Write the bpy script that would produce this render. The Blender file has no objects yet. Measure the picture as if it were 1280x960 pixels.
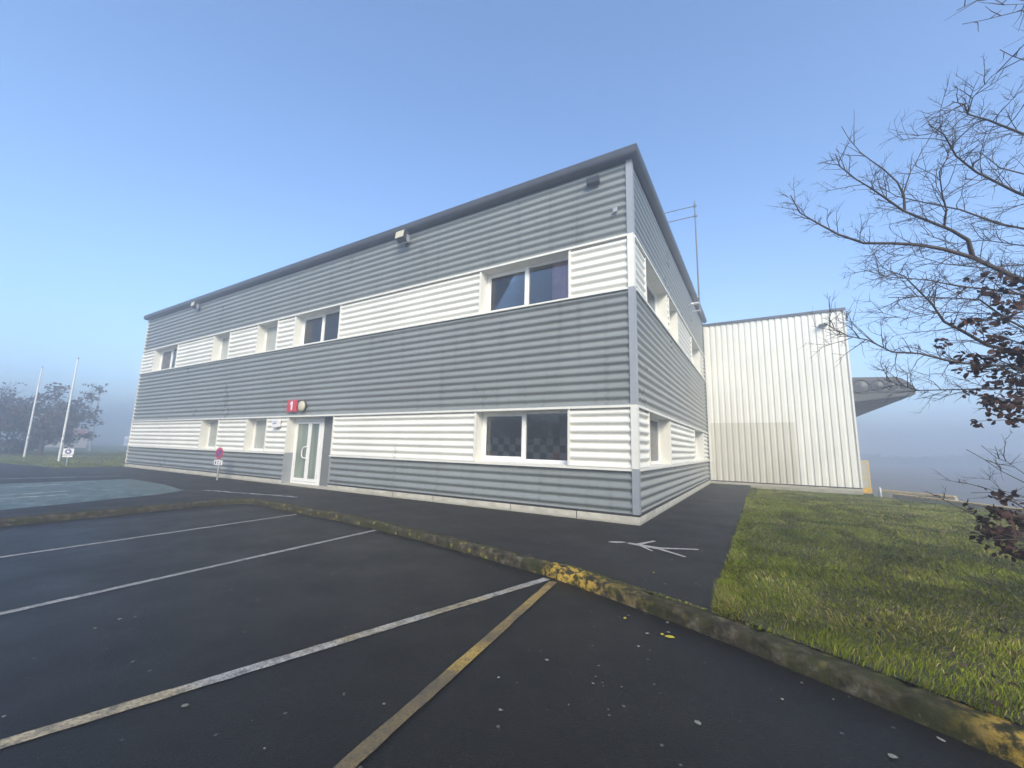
import bpy, bmesh, math, random
import numpy as np
from mathutils import Vector, Matrix, noise
rnd = random.Random(7)
R = math.radians
scene = bpy.context.scene
col = scene.collection

# ------------------------------------------------------------------ camera
cam_d = bpy.data.cameras.new('camera')
cam = bpy.data.objects.new('camera', cam_d)
col.objects.link(cam)
cam_d.sensor_fit = 'HORIZONTAL'
cam_d.sensor_width = 36.0
cam_d.lens = 14.467
cam_d.clip_start = 0.05
cam_d.clip_end = 3000
CR = ((0.8594536673346925, 0.05823410431800768, 0.507885993899445),
      (0.5106651718444318, -0.14380697152631436, -0.8476677634577872),
      (0.023674373699098316, 0.9878908563372318, -0.15333355795534853))
m3 = Matrix(CR)
cam.matrix_world = Matrix.Translation((2.206, -8.85, 1.5)) @ m3.to_4x4()
scene.camera = cam

# ------------------------------------------------------------------ sky, sun, exposure
SUN_EL, SUN_AZ = 32.0, 140.0        # azimuth: clockwise from +Y, towards +X
world = bpy.data.worlds.new('World')
scene.world = world
world.use_nodes = True
wn = world.node_tree
for n in list(wn.nodes): wn.nodes.remove(n)
wo = wn.nodes.new('ShaderNodeOutputWorld')
bg = wn.nodes.new('ShaderNodeBackground')
sky = wn.nodes.new('ShaderNodeTexSky')
sky.sky_type = 'NISHITA'
sky.sun_disc = False
sky.sun_elevation = R(SUN_EL)
sky.sun_rotation = R(SUN_AZ)
sky.air_density = 1.0
sky.dust_density = 0.1
sky.ozone_density = 4.0
bg.inputs['Strength'].default_value = 0.15
wn.links.new(sky.outputs[0], bg.inputs[0])
wn.links.new(bg.outputs[0], wo.inputs[0])

sl = bpy.data.lights.new('sun', 'SUN')
sl.energy = 3.1
sl.angle = R(25)
sl.color = (1.0, 0.875, 0.68)
so = bpy.data.objects.new('sun', sl)
col.objects.link(so)
sd = Vector((math.sin(R(SUN_AZ)) * math.cos(R(SUN_EL)), math.cos(R(SUN_AZ)) * math.cos(R(SUN_EL)), math.sin(R(SUN_EL))))
so.rotation_euler = sd.to_track_quat('Z', 'Y').to_euler()
so.location = (20, -30, 30)

scene.view_settings.view_transform = 'Standard'
scene.view_settings.look = 'None'
scene.view_settings.gamma = 1.0
scene.view_settings.use_curve_mapping = False
scene.view_settings.exposure = 1.1
scene.render.engine = 'CYCLES'
cy = scene.cycles
cy.max_bounces = 6
cy.diffuse_bounces = 3
cy.glossy_bounces = 3
cy.transmission_bounces = 4
cy.transparent_max_bounces = 8
cy.volume_bounces = 2
cy.use_denoising = True
cy.sample_clamp_indirect = 6.0

# ------------------------------------------------------------------ materials
def new_mat(name):
    m = bpy.data.materials.new(name)
    m.use_nodes = True
    nt = m.node_tree
    b = nt.nodes['Principled BSDF']
    return m, nt, b

def nd(nt, typ, **kw):
    n = nt.nodes.new(typ)
    for k, v in kw.items():
        if k.startswith('i_'):
            n.inputs[k[2:].replace('_', ' ')].default_value = v
        else:
            setattr(n, k, v)
    return n

def coords(nt, scale=(1, 1, 1), loc=(0, 0, 0)):
    g = nt.nodes.new('ShaderNodeNewGeometry')
    mp = nt.nodes.new('ShaderNodeMapping')
    mp.inputs['Scale'].default_value = scale
    mp.inputs['Location'].default_value = loc
    nt.links.new(g.outputs['Position'], mp.inputs['Vector'])
    return mp.outputs[0]

def noise_tex(nt, vec, scale, detail=4, rough=0.55):
    n = nt.nodes.new('ShaderNodeTexNoise')
    n.inputs['Scale'].default_value = scale
    n.inputs['Detail'].default_value = detail
    n.inputs['Roughness'].default_value = rough
    nt.links.new(vec, n.inputs['Vector'])
    return n.outputs['Fac']

def ramp(nt, fac, stops):
    r = nt.nodes.new('ShaderNodeValToRGB')
    e = r.color_ramp.elements
    while len(e) < len(stops): e.new(0.5)
    for i, (p, c) in enumerate(stops):
        e[i].position = p
        if isinstance(c, (int, float)): c = (c, c, c)
        e[i].color = (c[0], c[1], c[2], 1)
    nt.links.new(fac, r.inputs[0])
    return r.outputs[0]

def mix(nt, fac, a, b, mode='MIX'):
    m = nt.nodes.new('ShaderNodeMix')
    m.data_type = 'RGBA'
    m.blend_type = mode
    for sock, v in ((0, fac), (6, a), (7, b)):
        if isinstance(v, (int, float)):
            m.inputs[sock].default_value = v
        elif isinstance(v, tuple):
            m.inputs[sock].default_value = (v[0], v[1], v[2], 1)
        else:
            nt.links.new(v, m.inputs[sock])
    return m.outputs[2]

def bump(nt, b, h, strength, dist=0.01):
    n = nt.nodes.new('ShaderNodeBump')
    n.inputs['Strength'].default_value = strength
    n.inputs['Distance'].default_value = dist
    nt.links.new(h, n.inputs['Height'])
    nt.links.new(n.outputs[0], b.inputs['Normal'])

def simple(name, c, rough=0.5, metal=0.0, var=0.08, scale=6.0, spec=0.5):
    m, nt, b = new_mat(name)
    v = coords(nt)
    n = noise_tex(nt, v, scale)
    lo = tuple(x * (1 - var) for x in c); hi = tuple(min(1, x * (1 + var)) for x in c)
    nt.links.new(ramp(nt, n, [(0.3, lo), (0.7, hi)]), b.inputs['Base Color'])
    b.inputs['Roughness'].default_value = rough
    b.inputs['Metallic'].default_value = metal
    b.inputs['Specular IOR Level'].default_value = spec
    return m

def cladding_mat(name, c, rough, streak, dirt, spec=0.5):
    """painted steel sheet: vertical run-off streaks, blotchy weathering"""
    m, nt, b = new_mat(name)
    s = noise_tex(nt, coords(nt, (2.6, 2.6, 0.16)), 1.6, 5, 0.65)
    s2 = noise_tex(nt, coords(nt, (14, 14, 0.35)), 1.5, 3, 0.6)
    g = noise_tex(nt, coords(nt), 0.55, 3)
    f = noise_tex(nt, coords(nt), 26, 4, 0.7)
    c0 = ramp(nt, g, [(0.3, tuple(x * 0.93 for x in c)), (0.7, tuple(min(1, x * 1.05) for x in c))])
    st = ramp(nt, s, [(0.555, 0.0), (0.67, streak)])
    c1 = mix(nt, st, c0, tuple(x * 0.55 for x in c))
    st2 = ramp(nt, s2, [(0.58, 0.0), (0.8, streak * 0.4)])
    c2 = mix(nt, st2, c1, tuple(x * 0.6 for x in dirt))
    fs = ramp(nt, f, [(0.70, 0.0), (0.78, 0.35)])
    c3 = mix(nt, fs, c2, tuple(x * 0.7 for x in dirt))
    nt.links.new(c3, b.inputs['Base Color'])
    nt.links.new(ramp(nt, g, [(0.2, rough - 0.06), (0.8, rough + 0.08)]), b.inputs['Roughness'])
    b.inputs['Specular IOR Level'].default_value = spec
    bump(nt, b, f, 0.05, 0.004)
    return m

M = {}
M['grey'] = cladding_mat('grey_cladding_paint', (0.205, 0.225, 0.222), 0.30, 0.48, (0.15, 0.16, 0.15))
M['white'] = cladding_mat('white_cladding_paint', (0.70, 0.695, 0.63), 0.40, 0.10, (0.45, 0.44, 0.38))
M['hall'] = cladding_mat('hall_cladding_paint', (0.69, 0.69, 0.62), 0.42, 0.07, (0.5, 0.5, 0.42))
M['tan'] = cladding_mat('tan_cladding_paint', (0.53, 0.52, 0.44), 0.48, 0.08, (0.42, 0.4, 0.33))
M['trim'] = simple('white_trim_paint', (0.66, 0.655, 0.59), 0.4, var=0.05, scale=3)
M['post'] = simple('grey_trim_paint', (0.255, 0.275, 0.295), 0.36, var=0.07, scale=3)
M['coping'] = simple('dark_coping_metal', (0.065, 0.068, 0.072), 0.42, 0.25, 0.15, 2.0)
M['pvc'] = simple('window_pvc', (0.76, 0.76, 0.73), 0.3, var=0.03)
M['dark'] = simple('dark_plastic', (0.03, 0.032, 0.035), 0.4)
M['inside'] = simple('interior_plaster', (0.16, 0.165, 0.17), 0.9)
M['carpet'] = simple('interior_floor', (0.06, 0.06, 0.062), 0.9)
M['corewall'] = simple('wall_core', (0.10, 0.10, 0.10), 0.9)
M['blind'] = simple('pale_blind_fabric', (0.43, 0.44, 0.40), 0.8)
M['purple'] = simple('purple_curtain_cloth', (0.72, 0.34, 0.46), 0.85, var=0.2)
M['red'] = simple('red_sign_paint', (0.50, 0.025, 0.04), 0.35, var=0.06)
M['redring'] = simple('red_sign_ring', (0.42, 0.03, 0.06), 0.4)
M['blue'] = simple('blue_sign_paint', (0.05, 0.06, 0.24), 0.4)
M['signwhite'] = simple('sign_white_paint', (0.72, 0.72, 0.72), 0.4)
M['lens'] = simple('lamp_lens', (0.50, 0.47, 0.34), 0.25)
M['steel'] = simple('galvanised_steel', (0.34, 0.355, 0.37), 0.45, 0.4, 0.15, 20)
M['drystem'] = simple('dry_stem', (0.20, 0.17, 0.13), 0.9)
M['groundleaf'] = simple('ground_leaf', (0.060, 0.034, 0.018), 0.85, var=0.5, scale=14)
M['infill'] = simple('infill_grey', (0.14, 0.15, 0.15), 0.5)
M['darksteel'] = simple('weathered_steel', (0.10, 0.105, 0.11), 0.55, 0.2, 0.2, 20)
M['paleblue'] = simple('pale_blue_panel', (0.35, 0.42, 0.60), 0.5)
M['flagpole'] = simple('white_pole_paint', (0.75, 0.75, 0.70), 0.35, var=0.1, scale=2)
M['yellow'] = simple('yellow_safety_paint', (0.55, 0.33, 0.03), 0.5, var=0.25, scale=9)
M['paleyellow'] = simple('faded_yellow_paint', (0.55, 0.38, 0.11), 0.55, var=0.2, scale=9)
M['gateinfill'] = simple('gate_mesh_infill', (0.33, 0.33, 0.27), 0.6)
M['canopy'] = simple('canopy_grey_cladding', (0.070, 0.072, 0.070), 0.5, 0.1, 0.12, 1.5)
M['canopydark'] = simple('canopy_recess_grey', (0.030, 0.030, 0.032), 0.6)
M['deadleaf'] = simple('dead_beech_leaf', (0.036, 0.012, 0.007), 0.85, var=0.55, scale=14)
M['van'] = simple('van_paint', (0.62, 0.64, 0.66), 0.3)
M['tyre'] = simple('tyre_rubber', (0.02, 0.02, 0.02), 0.8)
M['brick'] = simple('rendered_wall', (0.45, 0.40, 0.36), 0.8)
M['tile'] = simple('pink_tiled_roof', (0.36, 0.14, 0.11), 0.8, var=0.2)

# glass: reflective, tinted see-through
def glass_mat(name, tint):
    m, nt, b = new_mat(name)
    nt.nodes.remove(b)
    out = nt.nodes['Material Output']
    tr = nt.nodes.new('ShaderNodeBsdfTransparent'); tr.inputs[0].default_value = (*tint, 1)
    gl = nt.nodes.new('ShaderNodeBsdfGlossy'); gl.inputs['Roughness'].default_value = 0.02
    gl.inputs[0].default_value = (0.9, 0.93, 0.97, 1)
    fr = nt.nodes.new('ShaderNodeFresnel'); fr.inputs[0].default_value = 1.62
    n = noise_tex(nt, coords(nt), 1.1, 1)
    bp = nt.nodes.new('ShaderNodeBump'); bp.inputs['Strength'].default_value = 0.02; bp.inputs['Distance'].default_value = 0.05
    nt.links.new(n, bp.inputs['Height']); nt.links.new(bp.outputs[0], gl.inputs['Normal'])
    mx = nt.nodes.new('ShaderNodeMixShader')
    nt.links.new(fr.outputs[0], mx.inputs[0]); nt.links.new(tr.outputs[0], mx.inputs[1]); nt.links.new(gl.outputs[0], mx.inputs[2])
    nt.links.new(mx.outputs[0], out.inputs[0])
    return m
M['glass'] = glass_mat('window_glass', (0.78, 0.82, 0.82))


# frosted dull glass of the narrow windows
m, nt, b = new_mat('frosted_glass')
n = noise_tex(nt, coords(nt), 1.2, 2)
nt.links.new(ramp(nt, n, [(0.3, (0.25, 0.27, 0.245)), (0.7, (0.34, 0.36, 0.33))]), b.inputs['Base Color'])
b.inputs['Roughness'].default_value = 0.22
b.inputs['Specular IOR Level'].default_value = 0.7
M['frosted'] = m
m, nt, b = new_mat('door_glass')
n = noise_tex(nt, coords(nt, (3.0, 1, 0.35)), 1.0, 2)
nt.links.new(ramp(nt, n, [(0.35, (0.10, 0.125, 0.11)), (0.65, (0.25, 0.30, 0.24))]), b.inputs['Base Color'])  # pale green gradient painted in for the reflection on the door panes
b.inputs['Roughness'].default_value = 0.06
b.inputs['Specular IOR Level'].default_value = 0.6
M['doorglass'] = m

# concrete plinth
m, nt, b = new_mat('plinth_concrete')
n1 = noise_tex(nt, coords(nt), 3.0, 6, 0.6); n2 = noise_tex(nt, coords(nt, (1, 1, 6)), 1.2, 4)
c0 = ramp(nt, n1, [(0.3, (0.36, 0.34, 0.28)), (0.7, (0.55, 0.53, 0.45))])
c1 = mix(nt, ramp(nt, n2, [(0.55, 0.0), (0.75, 0.55)]), c0, (0.24, 0.23, 0.18))
sp = nt.nodes.new('ShaderNodeSeparateXYZ'); g = nt.nodes.new('ShaderNodeNewGeometry')
nt.links.new(g.outputs['Position'], sp.inputs[0])
mr = nd(nt, 'ShaderNodeMapRange'); mr.inputs['From Min'].default_value = 0.0; mr.inputs['From Max'].default_value = 0.07
mr.inputs['To Min'].default_value = 0.75; mr.inputs['To Max'].default_value = 0.0
nt.links.new(sp.outputs[2], mr.inputs[0])
mm = nd(nt, 'ShaderNodeMath', operation='MULTIPLY'); nt.links.new(mr.outputs[0], mm.inputs[0])
nt.links.new(ramp(nt, n1, [(0.35, 0.2), (0.6, 1.0)]), mm.inputs[1])
c2 = mix(nt, mm.outputs[0], c1, (0.13, 0.14, 0.08))
nt.links.new(c2, b.inputs['Base Color']); b.inputs['Roughness'].default_value = 0.85
bump(nt, b, n1, 0.3, 0.01)
M['concrete'] = m

def asphalt(name, base, seed=0.0, rough=(0.38, 0.56)):
    m, nt, b = new_mat(name)
    v = coords(nt, loc=(seed, seed, 0))
    fine = noise_tex(nt, v, 160, 3, 0.8)
    med = noise_tex(nt, v, 1.3, 6, 0.62)
    big = noise_tex(nt, v, 0.33, 5, 0.6)
    vor = nt.nodes.new('ShaderNodeTexVoronoi'); vor.inputs['Scale'].default_value = 95
    nt.links.new(v, vor.inputs['Vector'])
    c0 = ramp(nt, big, [(0.30, tuple(x * 0.78 for x in base)), (0.7, tuple(x * 1.25 for x in base))])
    c1 = mix(nt, ramp(nt, med, [(0.45, 0.0), (0.7, 0.4)]), c0, tuple(x * 0.62 for x in base))
    agg = ramp(nt, vor.outputs['Color'], [(0.55, 0.0), (0.95, 0.45)])
    c2 = mix(nt, agg, c1, tuple(min(1, x * 2.3) for x in base))
    c3 = mix(nt, ramp(nt, fine, [(0.40, 0.5), (0.55, 0.0)]), c2, tuple(x * 0.4 for x in base))
    vs = nt.nodes.new('ShaderNodeTexVoronoi'); vs.inputs['Scale'].default_value = 5.0
    nt.links.new(v, vs.inputs['Vector'])
    c4 = mix(nt, ramp(nt, vs.outputs['Distance'], [(0.045, 0.5), (0.07, 0.0)]), c3, (0.2, 0.2, 0.19))
    gr = noise_tex(nt, v, 34, 5, 0.85)
    c4 = mix(nt, ramp(nt, gr, [(0.36, 0.75), (0.50, 0.0)]), c4, tuple(x * 0.25 for x in base))
    c4 = mix(nt, ramp(nt, gr, [(0.56, 0.0), (0.70, 0.6)]), c4, tuple(min(1, x * 3.4) for x in base))
    nt.links.new(c4, b.inputs['Base Color'])
    nt.links.new(ramp(nt, med, [(0.3, rough[0]), (0.7, rough[1])]), b.inputs['Roughness'])
    b.inputs['Specular IOR Level'].default_value = 0.25
    ad = nd(nt, 'ShaderNodeMath', operation='ADD'); nt.links.new(fine, ad.inputs[0]); nt.links.new(vor.outputs['Distance'], ad.inputs[1])
    bump(nt, b, ad.outputs[0], 0.55, 0.006)
    return m
M['asphalt'] = asphalt('parking_asphalt', (0.0105, 0.0102, 0.0095))
M['path'] = asphalt('walkway_asphalt', (0.0145, 0.014, 0.0125), 31.0, (0.55, 0.75))
M['yardmat'] = asphalt('yard_concrete', (0.16, 0.165, 0.17), 12.0, (0.5, 0.7))

def paint(name, c, under, lo, hi, scale=9.0, c2=None):
    m, nt, b = new_mat(name)
    n = noise_tex(nt, coords(nt), scale, 8, 0.72)
    n2 = noise_tex(nt, coords(nt), 55, 4, 0.8)
    n3 = noise_tex(nt, coords(nt), 1.1, 2)
    cc = mix(nt, ramp(nt, n3, [(0.45, 0.0), (0.6, 1.0)]), c, c2 or tuple(x * 0.85 for x in c))
    a = mix(nt, ramp(nt, n, [(lo, 0.0), (hi, 1.0)]), cc, under)
    a2 = mix(nt, ramp(nt, n2, [(0.40, 0.75), (0.55, 0.0)]), a, under)
    nt.links.new(a2, b.inputs['Base Color'])
    b.inputs['Roughness'].default_value = 0.6
    bump(nt, b, n2, 0.5, 0.004)
    return m
UND = (0.04, 0.04, 0.04)
M['line'] = paint('white_line_paint', (0.34, 0.33, 0.31), UND, 0.44, 0.74)
M['linebright'] = paint('bright_line_paint', (0.52, 0.55, 0.54), (0.06, 0.08, 0.08), 0.46, 0.62, 4.0)
M['lineyw'] = paint('white_line_yellow_stain', (0.40, 0.39, 0.37), UND, 0.44, 0.72, 11.0, (0.40, 0.33, 0.20))
M['lineyellow'] = paint('yellow_line_paint', (0.15, 0.11, 0.045), UND, 0.42, 0.78, 12.0, (0.42, 0.28, 0.05))
M['turquoise'] = paint('turquoise_bay_paint', (0.085, 0.15, 0.145), (0.035, 0.045, 0.045), 0.44, 0.60, 3.2, (0.13, 0.20, 0.19))
M['pict'] = paint('pictogram_paint', (0.46, 0.42, 0.40), UND, 0.56, 0.75, 12)

# mossy kerb, yellow paint near two places
m, nt, b = new_mat('kerb_stone')
v = coords(nt)
n1 = noise_tex(nt, v, 9, 8, 0.7); n2 = noise_tex(nt, v, 3.2, 4, 0.6); n3 = noise_tex(nt, v, 22, 5, 0.7)
c0 = ramp(nt, n1, [(0.32, (0.010, 0.009, 0.006)), (0.50, (0.045, 0.038, 0.024)), (0.62, (0.09, 0.08, 0.055)), (0.76, (0.20, 0.19, 0.15))])
c1 = mix(nt, ramp(nt, n2, [(0.45, 0.0), (0.60, 0.8)]), c0, (0.032, 0.036, 0.010))
vo = nt.nodes.new('ShaderNodeTexVoronoi'); vo.inputs['Scale'].default_value = 7.0; nt.links.new(v, vo.inputs['Vector'])
g = nt.nodes.new('ShaderNodeNewGeometry'); sp = nt.nodes.new('ShaderNodeSeparateXYZ'); nt.links.new(g.outputs['Position'], sp.inputs[0])
xf = nd(nt, 'ShaderNodeMapRange'); xf.inputs['From Min'].default_value = -15; xf.inputs['From Max'].default_value = 15
nt.links.new(sp.outputs[0], xf.inputs[0])
def px_(x): return (x + 15) / 30
lm = nd(nt, 'ShaderNodeMath', operation='MULTIPLY')
nt.links.new(ramp(nt, vo.outputs['Distance'], [(0.13, 0.8), (0.26, 0.0)]), lm.inputs[0])
nt.links.new(ramp(nt, xf.outputs[0], [(px_(-9.4), 0.1), (px_(-8.2), 1.0), (px_(-1.5), 1.0), (px_(0.5), 0.25)]), lm.inputs[1])
c1 = mix(nt, lm.outputs[0], c1, (0.24, 0.20, 0.035))
msk = ramp(nt, xf.outputs[0], [(px_(-0.36), 0.0), (px_(-0.24), 1.0), (px_(0.35), 1.0), (px_(0.62), 0.22), (px_(1.5), 0.0), (px_(3.12), 0.0), (px_(3.3), 0.75), (px_(4.2), 1.0), (px_(4.3), 0.0)])
pm = nd(nt, 'ShaderNodeMath', operation='MULTIPLY'); nt.links.new(msk, pm.inputs[0]); nt.links.new(ramp(nt, n1, [(0.47, 0.0), (0.57, 0.9)]), pm.inputs[1])
c2 = mix(nt, pm.outputs[0], c1, (0.52, 0.34, 0.05))
c3 = mix(nt, ramp(nt, n3, [(0.66, 0.0), (0.72, 0.5)]), c2, (0.35, 0.35, 0.31))
nt.links.new(c3, b.inputs['Base Color']); b.inputs['Roughness'].default_value = 0.95; b.inputs['Specular IOR Level'].default_value = 0.15
bump(nt, b, n1, 1.0, 0.03)
M['kerb'] = m

# soil / lawn base
def ground_mat(name, a, c, d):
    m, nt, b = new_mat(name)
    n1 = noise_tex(nt, coords(nt), 1.4, 6, 0.65); n2 = noise_tex(nt, coords(nt), 18, 5, 0.7)
    c0 = ramp(nt, n1, [(0.3, a), (0.7, c)])
    nt.links.new(mix(nt, ramp(nt, n2, [(0.4, 0.7), (0.6, 0.0)]), c0, d), b.inputs['Base Color'])
    b.inputs['Roughness'].default_value = 0.95
    bump(nt, b, n2, 0.8, 0.05)
    return m
M['soil'] = ground_mat('lawn_soil', (0.045, 0.055, 0.018), (0.085, 0.09, 0.035), (0.03, 0.03, 0.015))
M['field'] = ground_mat('field_grass', (0.065, 0.095, 0.03), (0.11, 0.13, 0.045), (0.05, 0.07, 0.02))

def attr_mat(name, rough, trans=0.0):
    m, nt, b = new_mat(name)
    a = nt.nodes.new('ShaderNodeAttribute'); a.attribute_name = 'tone'
    nt.links.new(a.outputs['Color'], b.inputs['Base Color'])
    b.inputs['Roughness'].default_value = rough
    b.inputs['Specular IOR Level'].default_value = 0.12
    return m
M['blade'] = attr_mat('grass_blade', 0.85)

m, nt, b = new_mat('bark')
n1 = noise_tex(nt, coords(nt, (1, 1, 0.4)), 30, 5, 0.7)
nt.links.new(ramp(nt, n1, [(0.35, (0.035, 0.028, 0.024)), (0.7, (0.085, 0.07, 0.062))]), b.inputs['Base Color'])
b.inputs['Roughness'].default_value = 0.8
M['bark'] = m
M['farbark'] = simple('far_bark', (0.06, 0.05, 0.042), 0.9)
M['farleaf'] = simple('far_dead_leaves', (0.075, 0.05, 0.035), 0.8, var=0.4, scale=2)
M['evergreen'] = simple('dark_foliage', (0.03, 0.045, 0.02), 0.8, var=0.4, scale=1.0)

# ------------------------------------------------------------------ mesh helpers
class MB:
    def __init__(s): s.v = []; s.f = []; s.sm = []; s.mi = []
    def add(s, vs, fs, smooth=False, mi=0):
        o = len(s.v); s.v += [tuple(p) for p in vs]
        for f in fs: s.f.append(tuple(i + o for i in f)); s.sm.append(smooth); s.mi.append(mi)
        return s
    def box(s, x0, x1, y0, y1, z0, z1, mi=0):
        vs = [(x0, y0, z0), (x1, y0, z0), (x1, y1, z0), (x0, y1, z0), (x0, y0, z1), (x1, y0, z1), (x1, y1, z1), (x0, y1, z1)]
        return s.add(vs, [(0, 3, 2, 1), (4, 5, 6, 7), (0, 1, 5, 4), (1, 2, 6, 5), (2, 3, 7, 6), (3, 0, 4, 7)], False, mi)
    def prism(s, poly, z0, z1, axis='z', smooth=False, mi=0):
        """poly of 2D points, extruded. axis z: (x,y); axis y: poly=(x,z), y from z0 to z1; axis x: poly=(y,z)"""
        def P(a, b, t):
            return {'z': (a, b, t), 'y': (a, t, b), 'x': (t, a, b)}[axis]
        n = len(poly)
        vs = [P(a, b, z0) for a, b in poly] + [P(a, b, z1) for a, b in poly]
        s.add(vs, [tuple(range(n - 1, -1, -1)), tuple(range(n, 2 * n))], False, mi)
        s.add(vs, [(i, (i + 1) % n, (i + 1) % n + n, i + n) for i in range(n)], smooth, mi)
        return s
    def tube(s, pts, rad, n=6, cap=True, mi=0):
        pts = [Vector(p) for p in pts]
        if isinstance(rad, (int, float)): rad = [rad] * len(pts)
        rings = []; prev = None
        for i, p in enumerate(pts):
            d = (pts[min(i + 1, len(pts) - 1)] - pts[max(i - 1, 0)])
            d = d.normalized() if d.length > 1e-9 else Vector((0, 0, 1))
            if prev is None:
                a = Vector((0, 0, 1)) if abs(d.z) < 0.9 else Vector((1, 0, 0))
                u = d.cross(a).normalized()
            else:
                u = (prev - d * prev.dot(d))
                u = u.normalized() if u.length > 1e-6 else d.orthogonal().normalized()
            prev = u; w = d.cross(u)
            rings.append([p + (u * math.cos(2 * math.pi * k / n) + w * math.sin(2 * math.pi * k / n)) * rad[i] for k in range(n)])
        vs = [q for r_ in rings for q in r_]
        fs = [(i * n + k, i * n + (k + 1) % n, (i + 1) * n + (k + 1) % n, (i + 1) * n + k) for i in range(len(pts) - 1) for k in range(n)]
        s.add(vs, fs, True, mi)
        if cap:
            s.add(rings[0], [tuple(range(n - 1, -1, -1))], False, mi); s.add(rings[-1], [tuple(range(n))], False, mi)
        return s
    def cyl(s, c, axis, r0, r1, h, n=20, mi=0, smooth=True):
        c = Vector(c); a = Vector(axis).normalized(); u = a.orthogonal().normalized(); w = a.cross(u)
        vs = []
        for r_, t in ((r0, 0), (r1, h)):
            for k in range(n):
                an = 2 * math.pi * k / n
                vs.append(c + a * t + (u * math.cos(an) + w * math.sin(an)) * r_)
        s.add(vs, [(k, (k + 1) % n, (k + 1) % n + n, k + n) for k in range(n)], smooth, mi)
        s.add(vs, [tuple(range(n - 1, -1, -1)), tuple(range(n, 2 * n))], False, mi)
        return s
    def build(s, name, mats, parent=None, loc=None, bevel=0.0):
        me = bpy.data.meshes.new(name)
        me.from_pydata(s.v, [], s.f)
        if not isinstance(mats, (list, tuple)): mats = [mats]
        for m_ in mats: me.materials.append(m_)
        me.polygons.foreach_set('use_smooth', s.sm)
        me.polygons.foreach_set('material_index', s.mi)
        me.update()
        o = bpy.data.objects.new(name, me)
        col.objects.link(o)
        if parent: o.parent = parent
        if loc: o.location = loc
        if bevel:
            bv = o.modifiers.new('bevel', 'BEVEL'); bv.width = bevel; bv.segments = 2; bv.limit_method = 'ANGLE'
        return o

def tag(o, label, cat, group=None, kind=None):
    o['label'] = label; o['category'] = cat
    if group: o['group'] = group
    if kind: o['kind'] = kind
    return o

def thing(name, label, cat, loc=(0, 0, 0), rz=0.0, group=None):
    o = bpy.data.objects.new(name, None); col.objects.link(o)
    o.location = loc; o.rotation_euler = (0, 0, rz); o.empty_display_size = 0.3
    return tag(o, label, cat, group)

def struct(o, kind='structure'):
    o['kind'] = kind
    return o

def sheet(name, poly, z, mat, sub=None):
    mb = MB()
    mb.add([(x, y, z) for x, y in poly], [tuple(range(len(poly)))])
    return mb.build(name, mat)

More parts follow.
